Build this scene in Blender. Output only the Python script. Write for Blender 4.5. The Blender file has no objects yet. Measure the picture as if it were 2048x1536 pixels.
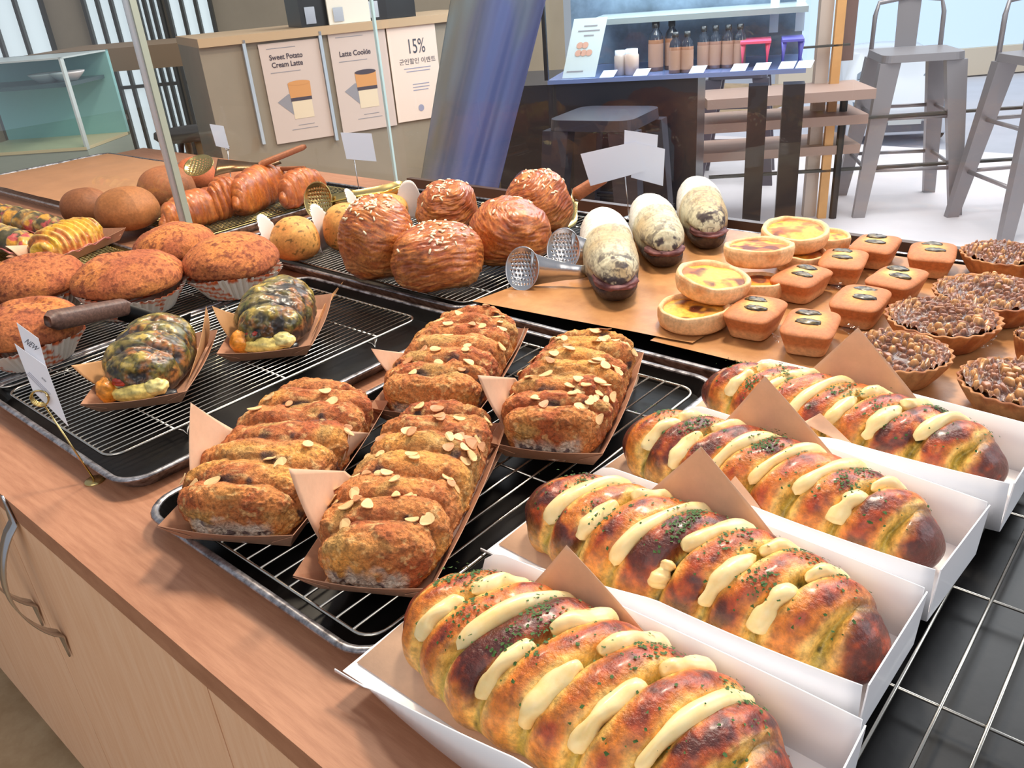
import bpy, math, random
import numpy as np
from mathutils import Vector, Matrix

SC = bpy.context.scene
COL = SC.collection
random.seed(7)
PI = math.pi

# ------------------------------------------------------------------ camera
IMW, IMH, FOC = 2048.0, 1536.0, 1644.0
ROT = np.array([[0.75648725, -0.2398257, 0.6084494],
                [0.64965203, 0.38275931, -0.65684667],
                [-0.07536096, 0.89217652, 0.4453558]])
CAM = np.array([0.0, 0.0, 0.5])
cam_data = bpy.data.cameras.new('camera')
cam_data.sensor_fit = 'HORIZONTAL'
cam_data.sensor_width = 36.0
cam_data.lens = FOC / IMW * 36.0
cam_data.clip_start = 0.02
cam_data.clip_end = 100
cam = bpy.data.objects.new('camera', cam_data)
COL.objects.link(cam)
_m = Matrix([list(ROT[0]) + [CAM[0]], list(ROT[1]) + [CAM[1]], list(ROT[2]) + [CAM[2]], [0, 0, 0, 1]])
cam.matrix_world = _m
SC.camera = cam

# ------------------------------------------------------------------ world and lights
SC.view_settings.view_transform = 'Standard'
SC.view_settings.look = 'None'
SC.view_settings.exposure = -0.14
SC.view_settings.gamma = 1.0
SC.view_settings.use_curve_mapping = False
world = bpy.data.worlds.new('world')
SC.world = world
world.use_nodes = True
wn = world.node_tree
bg = wn.nodes['Background']
bg.inputs[0].default_value = (0.80, 0.87, 1.0, 1)
bg.inputs[1].default_value = 0.50


def area(name, loc, target, size, power, col, sy=None):
    d = bpy.data.lights.new(name, 'AREA')
    d.energy = power
    d.color = col
    d.size = size
    if sy:
        d.shape = 'RECTANGLE'
        d.size_y = sy
    o = bpy.data.objects.new(name, d)
    o.location = loc
    o.rotation_euler = (Vector(target) - Vector(loc)).to_track_quat('-Z', 'Y').to_euler()
    COL.objects.link(o)
    return o


area('ceiling_lamp_light', (-0.75, 1.55, 1.75), (-0.65, 0.7, 0), 0.3, 44, (1.0, 0.87, 0.70), 0.3)
area('counter_lamp_light', (-1.9, 1.2, 1.8), (-1.6, 0.8, 0), 0.3, 25, (1.0, 0.84, 0.64), 0.3)
area('front_fill_light', (0.3, -1.3, 1.9), (-0.6, 0.6, 0), 1.6, 20, (1.0, 0.93, 0.86))  # unseen fill light from the camera side
area('street_window_light', (1.9, 2.2, 1.3), (-0.6, 0.7, 0), 1.6, 34, (0.86, 0.93, 1.0))
area('daylight_fill_light', (-0.2, 5.2, 3.2), (-0.4, 4.9, 0), 3.0, 190, (0.93, 0.96, 1.0))  # unseen area lamp added to brighten the pale floor around the stools
area('sky_fill_light', (-4, 15, 7), (-4, 15, 0), 14, 1000, (0.96, 0.98, 1.0))  # unseen area lamp added above the street to brighten the pavement
area('back_room_light', (-1.2, 3.4, 2.6), (-2.2, 4.6, 0.2), 1.5, 60, (1.0, 0.93, 0.85))

# ------------------------------------------------------------------ pixel -> place helpers (all objects get their own height / plane)
def ray(u, v):
    return ROT @ np.array([u - IMW / 2, -(v - IMH / 2), -FOC])


def W(u, v, z=0.0):
    d = ray(u, v)
    t = (z - CAM[2]) / d[2]
    return CAM + d * t


def Wp(u, v, q, n):
    d = ray(u, v)
    n = np.array(n, float)
    t = ((np.array(q) - CAM) @ n) / (d @ n)
    return CAM + d * t


def depth(p):
    return -(ROT.T @ (np.array(p) - CAM))[2]


def place(u, v, wpx, base=1.0, z=0.0):
    """lowest visible point on the support and width in pixels -> centre, radius"""
    p = W(u, v, z)
    r = wpx / 2 * depth(p) / FOC
    d = p[:2] / np.linalg.norm(p[:2])
    r = wpx / 2 * (depth(p) + r * 0.9) / FOC
    c = p[:2] + d * r * base
    return (c[0], c[1], z), r


def ends(u1, v1, u2, v2, z=0.0):
    a, b = W(u1, v1, z), W(u2, v2, z)
    d = b - a
    return ((a + b) / 2), float(np.linalg.norm(d)), math.atan2(d[1], d[0])


# ------------------------------------------------------------------ colour and noise
def lin(r, g=None, b=None):
    if g is None:
        r, g, b = r
    f = lambda c: (c / 255 / 12.92) if c / 255 <= 0.04045 else ((c / 255 + 0.055) / 1.055) ** 2.4
    return np.array([f(r), f(g), f(b)])


def _hash(ix, iy, iz, s):
    h = np.sin(ix * 127.1 + iy * 311.7 + iz * 74.7 + s * 53.3) * 43758.5453
    return h - np.floor(h)


def vnoise(p, s=0):
    i = np.floor(p)
    f = p - i
    u = f * f * (3 - 2 * f)
    out = 0
    for dx in (0, 1):
        for dy in (0, 1):
            for dz in (0, 1):
                w = (u[..., 0] if dx else 1 - u[..., 0]) * (u[..., 1] if dy else 1 - u[..., 1]) * (u[..., 2] if dz else 1 - u[..., 2])
                out = out + w * _hash(i[..., 0] + dx, i[..., 1] + dy, i[..., 2] + dz, s)
    return out


def fbm(p, scale, octv=3, s=0):
    out, a, tot = 0, 1.0, 0
    for k in range(octv):
        out = out + a * vnoise(p * scale + 17.3 * k, s + k)
        tot += a
        a *= 0.5
        scale *= 2.03
    return out / tot


def worley(p, scale, s=0):
    q = p * scale
    i = np.floor(q)
    best = np.full(q.shape[:-1], 9.0)
    best2 = np.full(q.shape[:-1], 9.0)
    rid = np.zeros(q.shape[:-1])
    for dx in (-1, 0, 1):
        for dy in (-1, 0, 1):
            for dz in (-1, 0, 1):
                c = i + np.array([dx, dy, dz])
                o = np.stack([_hash(c[..., 0], c[..., 1], c[..., 2], s + k) for k in (1, 2, 3)], -1)
                d = np.linalg.norm(c + o - q, axis=-1)
                closer = d < best
                best2 = np.where(closer, best, np.minimum(best2, d))
                rid = np.where(closer, o[..., 0], rid)
                best = np.where(closer, d, best)
    return best, best2 - best, rid


def smooth(a, b, x):
    t = np.clip((x - a) / (b - a), 0, 1)
    return t * t * (3 - 2 * t)


def mix(a, b, t):
    t = np.asarray(t)[..., None]
    return a * (1 - t) + b * t


# ------------------------------------------------------------------ materials
MATS = {}


def mat(name, col=(200, 200, 200), attr=False, rough=0.5, metal=0.0, spec=0.5, noise=None, bump=None, coat=0.0, coat_rough=0.1,
        sss=0.0, emit=None, stretch=None, noise_col=None, trans=0.0, alpha=None, aniso=None):
    if name in MATS:
        return MATS[name]
    m = bpy.data.materials.new(name)
    m.use_nodes = True
    nt = m.node_tree
    bs = nt.nodes['Principled BSDF']
    bs.inputs['Roughness'].default_value = rough
    bs.inputs['Metallic'].default_value = metal
    bs.inputs['Specular IOR Level'].default_value = spec
    bs.inputs['Coat Weight'].default_value = coat
    bs.inputs['Coat Roughness'].default_value = coat_rough
    if sss:
        bs.inputs['Subsurface Weight'].default_value = sss
        bs.inputs['Subsurface Radius'].default_value = (0.006, 0.003, 0.0015)
        bs.inputs['Subsurface Scale'].default_value = 1.0
    if trans:
        bs.inputs['Transmission Weight'].default_value = trans
    if alpha is not None:
        bs.inputs['Alpha'].default_value = alpha
    c = lin(col)
    tc = nt.nodes.new('ShaderNodeTexCoord')
    mp = nt.nodes.new('ShaderNodeMapping')
    nt.links.new(tc.outputs['Object'], mp.inputs[0])
    if stretch:
        mp.inputs['Scale'].default_value = stretch
    src = None
    if attr:
        a = nt.nodes.new('ShaderNodeAttribute')
        a.attribute_name = 'Col'
        src = a.outputs['Color']
    if noise:
        nz = nt.nodes.new('ShaderNodeTexNoise')
        nz.inputs['Scale'].default_value = noise[0]
        nz.inputs['Detail'].default_value = 5
        nz.inputs['Roughness'].default_value = 0.65
        nt.links.new(mp.outputs[0], nz.inputs['Vector'])
        rp = nt.nodes.new('ShaderNodeMapRange')
        rp.inputs['From Min'].default_value = 0.36
        rp.inputs['From Max'].default_value = 0.64
        nt.links.new(nz.outputs['Fac'], rp.inputs['Value'])
        mx = nt.nodes.new('ShaderNodeMix')
        mx.data_type = 'RGBA'
        nt.links.new(rp.outputs[0], mx.inputs['Factor'])
        if attr:
            mx.blend_type = 'MULTIPLY'
            mx.inputs['Factor'].default_value = 1
            rp.inputs['To Min'].default_value = 1 - noise[1]
            rp.inputs['To Max'].default_value = 1 + noise[1]
            comb = nt.nodes.new('ShaderNodeCombineColor')
            for k in range(3):
                nt.links.new(rp.outputs[0], comb.inputs[k])
            nt.links.remove(mx.inputs['Factor'].links[0])
            mx.inputs['Factor'].default_value = 1.0
            nt.links.new(src, mx.inputs['A'])
            nt.links.new(comb.outputs[0], mx.inputs['B'])
        else:
            c2 = lin(noise_col) if noise_col else c * (1 - noise[1])
            mx.inputs['A'].default_value = (*c, 1)
            mx.inputs['B'].default_value = (*c2, 1)
        src = mx.outputs['Result']
    if src is not None:
        nt.links.new(src, bs.inputs['Base Color'])
    else:
        bs.inputs['Base Color'].default_value = (*c, 1)
    if bump:
        nb = nt.nodes.new('ShaderNodeTexNoise')
        nb.inputs['Scale'].default_value = bump[0]
        nb.inputs['Detail'].default_value = 4
        nb.inputs['Roughness'].default_value = 0.6
        nt.links.new(mp.outputs[0], nb.inputs['Vector'])
        bm = nt.nodes.new('ShaderNodeBump')
        bm.inputs['Strength'].default_value = bump[1]
        bm.inputs['Distance'].default_value = bump[2]
        nt.links.new(nb.outputs['Fac'], bm.inputs['Height'])
        nt.links.new(bm.outputs[0], bs.inputs['Normal'])
    if emit:
        bs.inputs['Emission Color'].default_value = (*lin(emit[0]), 1)
        bs.inputs['Emission Strength'].default_value = emit[1]
    MATS[name] = m
    return m


def glass_mat(name, tint=(0.97, 0.985, 0.98), ior=1.45, rough=0.0, extra=0.0):
    m = bpy.data.materials.new(name)
    m.use_nodes = True
    nt = m.node_tree
    nt.nodes.remove(nt.nodes['Principled BSDF'])
    out = nt.nodes['Material Output']
    tr = nt.nodes.new('ShaderNodeBsdfTransparent')
    tr.inputs[0].default_value = (*tint, 1)
    gl = nt.nodes.new('ShaderNodeBsdfGlossy')
    gl.inputs['Roughness'].default_value = rough
    gl.inputs['Color'].default_value = (1, 1, 1, 1)
    lw = nt.nodes.new('ShaderNodeLayerWeight')
    lw.inputs[0].default_value = 0.5
    fr = nt.nodes.new('ShaderNodeMath')
    fr.operation = 'POWER'
    fr.inputs[1].default_value = 5.0
    nt.links.new(lw.outputs['Facing'], fr.inputs[0])
    ad = nt.nodes.new('ShaderNodeMath')
    ad.operation = 'MULTIPLY_ADD'
    ad.inputs[1].default_value = 0.9
    ad.inputs[2].default_value = extra + ((ior - 1) / (ior + 1)) ** 2 * 1.8
    mx = nt.nodes.new('ShaderNodeMixShader')
    nt.links.new(fr.outputs[0], ad.inputs[0])
    nt.links.new(ad.outputs[0], mx.inputs[0])
    nt.links.new(tr.outputs[0], mx.inputs[1])
    nt.links.new(gl.outputs[0], mx.inputs[2])
    nt.links.new(mx.outputs[0], out.inputs['Surface'])
    MATS[name] = m
    return m


M_black = mat('dark_tray_steel', (20, 18, 18), rough=0.3, metal=0.1, spec=0.2, noise=(30, 0.5), bump=(60, 0.1, 0.001))
M_rim = mat('worn_tray_rim', (186, 184, 188), rough=0.34, metal=0.8, noise=(70, 0.7), noise_col=(84, 80, 82))
M_wire = mat('rack_wire_steel', (205, 198, 186), rough=0.22, metal=1.0)
M_steel = mat('brushed_steel', (200, 198, 198), rough=0.25, metal=1.0)
M_brass = mat('gold_wire', (205, 180, 120), rough=0.25, metal=1.0)  # brass parts; on racks the gold light is put into this colour
M_wood_top = mat('counter_wood', (184, 130, 98), rough=0.5, noise=(6, 0.3), noise_col=(166, 112, 82), stretch=(2.5, 26, 6), bump=(40, 0.1, 0.001))
M_wood_front = mat('birch_front', (250, 206, 168), rough=0.55, noise=(5, 0.2), noise_col=(242, 192, 150), stretch=(22, 22, 1.6))
M_walnut = mat('walnut_handle', (112, 82, 70), rough=0.5, noise=(20, 0.4), stretch=(3, 12, 12), noise_col=(80, 56, 48))
M_oak = mat('orange_wood', (176, 106, 66), rough=0.5, noise=(20, 0.3), stretch=(3, 12, 12))
M_kraft = mat('kraft_card', (186, 136, 106), rough=0.75, noise=(140, 0.1), bump=(400, 0.15, 0.0004))
M_parch = mat('parchment', (226, 184, 152), rough=0.6, noise=(60, 0.08), bump=(120, 0.2, 0.001))
M_bparch = mat('brown_baking_paper', (190, 138, 88), rough=0.42, noise=(14, 0.25), noise_col=(164, 112, 66), bump=(25, 0.5, 0.002))
M_white = mat('white_card', (246, 244, 246), rough=0.42, coat=0.15)
M_wpaper = mat('white_glassine', (226, 216, 210), rough=0.6, bump=(80, 0.2, 0.001))
M_cardstock = mat('card_stock', (236, 240, 248), rough=0.6)
M_ink = mat('grey_ink', (70, 72, 84), rough=0.7)
M_inkl = mat('pale_ink', (150, 150, 170), rough=0.7)
M_loaf = mat('glazed_loaf', attr=True, rough=0.4, noise=(150, 0.34), bump=(230, 1.0, 0.0018), coat=0.3, coat_rough=0.2, sss=0.06)
M_cream = mat('cream_cheese', (250, 228, 172), rough=0.36, noise=(32, 0.06), noise_col=(246, 210, 138), bump=(90, 0.2, 0.001), sss=0.25, coat=0.15)
M_herb = mat('parsley', (58, 92, 34), rough=0.7)
M_streusel = mat('streusel_crust', attr=True, rough=0.8, noise=(330, 0.3), bump=(380, 1.0, 0.0026))
M_almond = mat('almond_flake', (240, 194, 134), rough=0.5, noise=(90, 0.15))
M_almond_dark = mat('toasted_almond', (206, 142, 92), rough=0.5, noise=(90, 0.2))
M_dough = mat('plain_crust', attr=True, rough=0.62, noise=(160, 0.16), bump=(260, 0.35, 0.001))
M_gloss = mat('glossy_crust', attr=True, rough=0.38, noise=(130, 0.25), bump=(180, 0.4, 0.001), coat=0.25, coat_rough=0.2)
M_matte = mat('mocha_crust', attr=True, rough=0.85, noise=(260, 0.3), bump=(300, 0.9, 0.0014))
M_paper_attr = mat('printed_paper', attr=True, rough=0.65)
M_sugar = mat('pearl_sugar', (250, 226, 190), rough=0.5, sss=0.2)
M_film = glass_mat('cellophane', ior=1.35, rough=0.06, extra=0.0)
M_glass = glass_mat('clear_glass', tint=(0.965, 0.98, 0.975), ior=1.27, extra=0.0)
M_gedge = mat('glass_edge', (196, 226, 228), rough=0.15, spec=0.8, emit=None)


# ------------------------------------------------------------------ object helpers
def finish(o, label=None, cat=None, group=None, kind=None):
    if label:
        o['label'] = label
    if cat:
        o['category'] = cat
    if group:
        o['group'] = group
    if kind:
        o['kind'] = kind
    return o


def thing(name, label, cat, loc=(0, 0, 0), rz=0.0, group=None):
    o = bpy.data.objects.new(name, None)
    o.empty_display_size = 0.02
    COL.objects.link(o)
    o.location = loc
    o.rotation_euler = (0, 0, rz)
    return finish(o, label, cat, group)


def mo(name, verts, faces, m, parent=None, cols=None, sm=True, loc=None, rot=None):
    me = bpy.data.meshes.new(name)
    v = np.asarray(verts, dtype=float).reshape(-1, 3)
    if isinstance(faces, np.ndarray):
        faces = faces.tolist()
    me.from_pydata(v.tolist(), [], faces)
    if cols is not None:
        c = np.asarray(cols, float).reshape(-1, 3)
        a = me.color_attributes.new('Col', 'FLOAT_COLOR', 'POINT')
        a.data.foreach_set('color', np.concatenate([np.clip(c, 0, 1), np.ones((len(c), 1))], 1).ravel())
    if sm:
        me.polygons.foreach_set('use_smooth', np.ones(len(me.polygons), bool))
    me.materials.append(m)
    me.update()
    o = bpy.data.objects.new(name, me)
    COL.objects.link(o)
    if parent:
        o.parent = parent
    if loc is not None:
        o.location = loc
    if rot is not None:
        o.rotation_euler = rot
    return o


def dup(o, parent=None):
    c = o.copy()
    COL.objects.link(c)
    c.parent = parent
    for ch in list(o.children):
        dup(ch, c)
    return c


class MB:
    """collects shapes into one mesh"""
    def __init__(s):
        s.v, s.f = [], []

    def add(s, v, f):
        n = len(s.v)
        s.v += [tuple(x) for x in v]
        s.f += [tuple(i + n for i in q) for q in f]
        return s

    def box(s, x0, x1, y0, y1, z0, z1):
        v = [(x0, y0, z0), (x1, y0, z0), (x1, y1, z0), (x0, y1, z0), (x0, y0, z1), (x1, y0, z1), (x1, y1, z1), (x0, y1, z1)]
        return s.add(v, [(3, 2, 1, 0), (4, 5, 6, 7), (0, 1, 5, 4), (1, 2, 6, 5), (2, 3, 7, 6), (3, 0, 4, 7)])

    def prism(s, pts, thick, axis=None):
        """flat polygon extruded along its normal (both ways)"""
        p = [Vector(q) for q in pts]
        n = Vector((0, 0, 0))
        for i in range(len(p)):
            n += p[i].cross(p[(i + 1) % len(p)])
        n = Vector(axis) if axis else n
        n.normalize()
        a = [q - n * thick / 2 for q in p]
        b = [q + n * thick / 2 for q in p]
        k = len(p)
        f = [tuple(range(k - 1, -1, -1)), tuple(range(k, 2 * k))] + [(i, (i + 1) % k, (i + 1) % k + k, i + k) for i in range(k)]
        return s.add(a + b, f)

    def tube(s, pts, r, seg=8, closed=False, flat=1.0, up=(0, 0, 1), radii=None, cap=True):
        p = [Vector(q) for q in pts]
        n = len(p)
        base = len(s.v)
        up = Vector(up)
        for i in range(n):
            if closed:
                t = p[(i + 1) % n] - p[i - 1]
            else:
                t = p[min(i + 1, n - 1)] - p[max(i - 1, 0)]
            t.normalize()
            a = t.cross(up)
            if a.length < 1e-4:
                a = t.cross(Vector((1, 0, 0)))
            a.normalize()
            b = a.cross(t)
            rr = radii[i] if radii else r
            for k in range(seg):
                an = 2 * PI * k / seg
                s.v.append(tuple(p[i] + a * (rr * math.cos(an)) + b * (rr * flat * math.sin(an))))
        m = n if closed else n - 1
        for i in range(m):
            j = (i + 1) % n
            for k in range(seg):
                k2 = (k + 1) % seg
                s.f.append((base + i * seg + k, base + i * seg + k2, base + j * seg + k2, base + j * seg + k))
        if not closed and cap:
            s.f.append(tuple(base + k for k in range(seg))[::-1])
            s.f.append(tuple(base + (n - 1) * seg + k for k in range(seg)))
        return s

    def lathe(s, prof, seg=32, c=(0, 0, 0)):
        base = len(s.v)
        for r, z in prof:
            for k in range(seg):
                a = 2 * PI * k / seg
                s.v.append((c[0] + r * math.cos(a), c[1] + r * math.sin(a), c[2] + z))
        for i in range(len(prof) - 1):
            for k in range(seg):
                k2 = (k + 1) % seg
                s.f.append((base + i * seg + k, base + i * seg + k2, base + (i + 1) * seg + k2, base + (i + 1) * seg + k))
        return s

    def build(s, name, m, parent=None, sm=False, **kw):
        return mo(name, s.v, s.f, m, parent, sm=sm, **kw)


def rrect(x0, x1, y0, y1, r, n=6):
    out = []
    for cx, cy, a0 in ((x1 - r, y1 - r, 0), (x0 + r, y1 - r, 90), (x0 + r, y0 + r, 180), (x1 - r, y0 + r, 270)):
        for k in range(n + 1):
            a = math.radians(a0 + 90 * k / n)
            out.append((cx + r * math.cos(a), cy + r * math.sin(a)))
    return out


def grid_faces(nu, nv, wrap=True):
    i, j = np.meshgrid(np.arange(nu - 1), np.arange(nv if wrap else nv - 1), indexing='ij')
    j2 = (j + 1) % nv
    return np.stack([i * nv + j, i * nv + j2, (i + 1) * nv + j2, (i + 1) * nv + j], -1).reshape(-1, 4)


def closed(nu, nv, flip=False):
    F = grid_faces(nu, nv).tolist()
    F += [list(range(nv))[::-1], [(nu - 1) * nv + j for j in range(nv)]]
    return [f[::-1] for f in F] if flip else F


def grid_normals(P, wrap=True):
    du = np.gradient(P, axis=0)
    if wrap:
        dv = (np.roll(P, -1, 1) - np.roll(P, 1, 1)) / 2
    else:
        dv = np.gradient(P, axis=1)
    n = np.cross(dv, du)
    l = np.linalg.norm(n, axis=-1, keepdims=True)
    return n / np.maximum(l, 1e-9)


def solidify(o, t, off=0.0):
    m = o.modifiers.new('s', 'SOLIDIFY')
    m.thickness = t
    m.offset = off
    return o


# ================================================================== SETTING
ZC = -0.022          # counter top; z = 0 is the level of the racks on the trays
MB().box(-3.42, 1.2, 0.203, 1.60, ZC - 0.03, ZC).build('countertop', M_wood_top)
finish(bpy.data.objects['countertop'], 'reddish brown wooden countertop carrying all the trays', 'countertop')
floor_z = -0.79
def on_front(u, v):
    return Wp(u, v, (0, 0.205, 0), (0, 1, 0))
kick = on_front(170, 1536)[2]
cab = thing('display_cabinet', 'pale birch cabinet below the wooden countertop with curved metal handles', 'cabinet', (0, 0.2, 0))
seams = [on_front(u, v)[0] for u, v in ((30, 1300), (100, 1120), (440, 1460))]
seams = [seams[0], on_front(30, 1085)[0], on_front(425, 1400)[0]]
s2 = on_front(30, 1085)[0]
s3 = on_front(425, 1400)[0]
s1 = on_front(20, 1275)[0]
MB().box(-3.42, 1.2, 0.03, 1.38, kick, ZC - 0.031).build('carcass', M_wood_front, cab)
xs = [-3.42, s2 - 0.86, s2 - 0.43, s2, s3, s3 + 0.45, 1.2]
doors = []
for i in range(len(xs) - 1):
    d = MB().box(xs[i] + 0.0012, xs[i + 1] - 0.0012, 0.004, 0.026, kick + 0.002, ZC - 0.0335).build('door', M_wood_front, cab)
    doors.append(d)
# bow handles, flat strap with pointed flared ends
def bow_handle(x, zt, zb, door):
    pts, rad = [], []
    n = 26
    y0 = 0.002
    m = MB()
    L = []
    for i in range(n + 1):
        t = i / n
        z = zt + (zb - zt) * t
        if t < 0.16 or t > 0.84:
            e = min(t, 1 - t) / 0.16
            out = 0.0015
            w = 0.002 + 0.011 * e ** 1.2
        else:
            k = (t - 0.16) / 0.68
            out = 0.0015 + 0.036 * math.sin(PI * k) ** 0.7
            w = 0.013 - 0.004 * math.sin(PI * k)
        L.append((x, y0 - out, z, w))
    for (xx, yy, zz, w) in L:
        for s in (-1, 1):
            for d in (0.0012, -0.0012):
                m.v.append((xx + s * w, yy + d, zz))
    for i in range(n):
        a = i * 4
        b = a + 4
        m.f += [(a, a + 2, b + 2, b), (a + 1, b + 1, b + 3, a + 3), (a, b, b + 1, a + 1), (a + 2, a + 3, b + 3, b + 2)]
    m.f += [(0, 1, 3, 2), (n * 4, n * 4 + 2, n * 4 + 3, n * 4 + 1)]
    o = m.build('handle', M_steel, door, sm=True)
    o['label'] = 'curved brushed metal handle'
    return o
ht, hb = on_front(8, 985), on_front(150, 1312)
bow_handle((ht[0] + hb[0]) / 2 + 0.0, ht[2], hb[2], doors[3])
hb2 = on_front(92, 1247)
bow_handle(hb2[0], hb2[2] + (ht[2] - hb[2]), hb2[2], doors[2])

M_floor = mat('beige_floor', (188, 160, 122), rough=0.6, noise=(8, 0.18), noise_col=(160, 130, 92))
finish(MB().box(-12, -3.5, -4, 9.0, floor_z - 0.05, floor_z).build('floor', M_floor), kind='structure')
finish(MB().box(-3.5, 7, -4, 2.4, floor_z - 0.05, floor_z).build('floor_front', M_floor), kind='structure')
finish(MB().box(-3.5, 7, 2.4, 6.2, floor_z - 0.05, floor_z).build('floor_sunlit', mat('pale_sunlit_floor', (222, 216, 218), rough=0.6, noise=(2, 0.08))), kind='structure')  # same floor, with sunlight put into a paler colour

# ------------------------------------------------------------------ glass sneeze guard
g = thing('sneeze_guard', 'tall clear glass screen standing along the back of the trays', 'glass screen', (0, 1.56, ZC))
solidify(mo('glass_pane', [(-1.775, 0.0, 0.001), (0.9, 0, 0.001), (0.9, 0, 1.0), (-1.775, 0, 1.0)], [(0, 1, 2, 3)], M_glass, g, sm=False), 0.0001)
g.children[0].modifiers.clear()
p_ = Wp(767, 160, (0, 1.56, 0), (0, 1, 0))
MB().box(p_[0] - 0.004, p_[0] + 0.004, -0.008, -0.001, 0.0, 1.0).build('pane_edge', M_gedge, g)
M_frame = mat('dark_base_rail', (84, 62, 50), rough=0.4)
MB().box(-1.775, 0.9, -0.008, 0.008, 0.0, 0.03).build('base_rail', M_frame, g)
g2 = thing('side_glass', 'glass side screen with thick pale edge beside the croissants', 'glass screen', (-1.785, 0.885, ZC))
mo('glass_pane', [(0, 0.012, 0.001), (0, 0.66, 0.001), (0, 0.66, 1.0), (0, 0.012, 1.0)], [(0, 1, 2, 3)], M_glass, g2, sm=False)
M_post = mat('pale_aluminium', (226, 238, 244), rough=0.3)
po = MB()
po.tube([(0, 0, 0), (0, 0, 1.0)], 0.0125, 14, flat=0.8)
po.build('edge_post', M_post, g2, sm=True)
po = MB()
po.box(0.012, 0.017, -0.006, 0.008, 0.0, 1.0)
po.build('green_edge_strip', mat('greenish_glass_edge', (168, 176, 160), rough=0.2), g2)
g3 = thing('front_glass', 'clear glass screen in front of the brown paper tray at the left', 'glass screen', (-1.80, 0.885, ZC))
mo('glass_pane', [(-0.002, 0, 0.001), (-2.2, 0, 0.001), (-2.2, 0, 0.6), (-0.002, 0, 0.6)], [(0, 1, 2, 3)], M_glass, g3, sm=False)

# ------------------------------------------------------------------ trays and racks
def sheet_pan(name, x0, x1, y0, y1, label, z=ZC, h=0.02, mb=None):
    t = thing(name, label, 'baking tray', ((x0 + x1) / 2, (y0 + y1) / 2, z + 0.0005))
    w, l = (x1 - x0) / 2, (y1 - y0) / 2
    outer = rrect(-w, w, -l, l, 0.042)
    inner = rrect(-w + 0.009, w - 0.009, -l + 0.009, l - 0.009, 0.034)
    bot = rrect(-w + 0.018, w - 0.018, -l + 0.018, l - 0.018, 0.028)
    n = len(outer)
    v = [(a, b, h) for a, b in inner] + [(a, b, 0.0012) for a, b in bot]
    f = [(i, (i + 1) % n, n + (i + 1) % n, n + i) for i in range(n)] + [tuple(range(n, 2 * n))]
    o = mo('pan', v, f, mb or M_black, t, sm=False)
    v2 = [(a, b, h) for a, b in outer] + [(a, b, 0.0) for a, b in bot]
    f2 = [((i + 1) % n, i, n + i, n + (i + 1) % n) for i in range(n)] + [tuple(range(2 * n - 1, n - 1, -1))]
    mo('pan_outside', v2, f2, M_rim, t, sm=False)
    mid = [((a + c) / 2, (b + d) / 2, h) for (a, b), (c, d) in zip(outer, inner)]
    MB().tube(mid, 0.0048, 8, closed=True, flat=0.55).build('rim', M_rim, t, sm=True)
    return t


def rack(x0, x1, y0, y1, label, z=-0.001, step=0.0125, along='y', wr=0.0011, group=None, m=None, rz=0.0, nb=4):
    m = m or M_wire
    cx, cy = (x0 + x1) / 2, (y0 + y1) / 2
    t = thing('cooling_rack', label, 'cooling rack', (cx, cy, z - 0.0025), rz, group)
    w, l = (x1 - x0) / 2, (y1 - y0) / 2
    MB().tube([(a, b, 0) for a, b in rrect(-w, w, -l, l, 0.022)], 0.0021, 8, closed=True).build('frame', m, t, sm=True)
    g = MB()
    W_, L_ = (w, l) if along == 'y' else (l, w)
    n = int(2 * W_ / step)
    for i in range(1, n):
        q = -W_ + 2 * W_ * i / n
        e = L_ if abs(q) < W_ - 0.02 else L_ - 0.006
        pts = [(q, -e, 0.0016), (q, e, 0.0016)]
        if along != 'y':
            pts = [(b, a, c) for a, b, c in pts]
        g.tube(pts, wr, 6)
    g.build('wire_grid', m, t, sm=True)
    for k in range(nb):
        q = -L_ + 2 * L_ * (k + 0.5) / nb
        pts = [(-W_, q, -0.001), (W_, q, -0.001)]
        if along != 'y':
            pts = [(b, a, c) for a, b, c in pts]
        MB().tube(pts, 0.0015, 6).build('cross_bar', m, t, sm=True)
    # bent feet on the long sides
    for sx in (-1, 1):
        for sy in (-0.62, 0.62):
            q = sy * l
            p = [(sx * w, q - 0.022, 0), (sx * (w - 0.002), q - 0.012, 0), (sx * (w + 0.002), q - 0.004, -0.006), (sx * (w + 0.003), q, -0.0145), (sx * (w + 0.002), q + 0.004, -0.006), (sx * (w - 0.002), q + 0.012, 0), (sx * w, q + 0.022, 0)]
            MB().tube(p, 0.0019, 6).build('foot', m, t, sm=True)
    return t


sheet_pan('baking_tray', -1.357, -0.893, 0.287, 0.885, 'dark baking tray with worn rim under the two black filled croissants')
sheet_pan('baking_tray', -0.842, -0.445, 0.277, 0.895, 'dark baking tray with scratched rim holding the almond breads')
sheet_pan('baking_tray', -0.437, 0.14, 0.277, 0.895, 'black baking tray underneath the four white boxes')
sheet_pan('baking_tray', -1.80, -1.365, 0.287, 0.80, 'dark baking tray under the brown mocha buns at the left')
sheet_pan('baking_tray', -2.42, -1.81, 0.30, 0.80, 'baking tray holding the ham and cheese breads at far left', mb=mat('gold_tray', (150, 128, 84), rough=0.3, metal=0.7))
sheet_pan('baking_tray', -1.72, -0.93, 0.905, 1.50, 'dark baking tray under the sugar topped croissant buns')
sheet_pan('baking_tray', -0.925, 0.25, 0.915, 1.52, 'shallow dark tray lined with brown baking paper under tarts and golden breads')
sheet_pan('baking_tray', -2.34, -1.80, 0.915, 1.45, 'dark baking tray under the glossy croissants behind the glass')
sheet_pan('baking_tray', -3.35, -2.37, 0.90, 1.42, 'silver rimmed tray lined with brown paper behind left glass', mb=M_rim)

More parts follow.
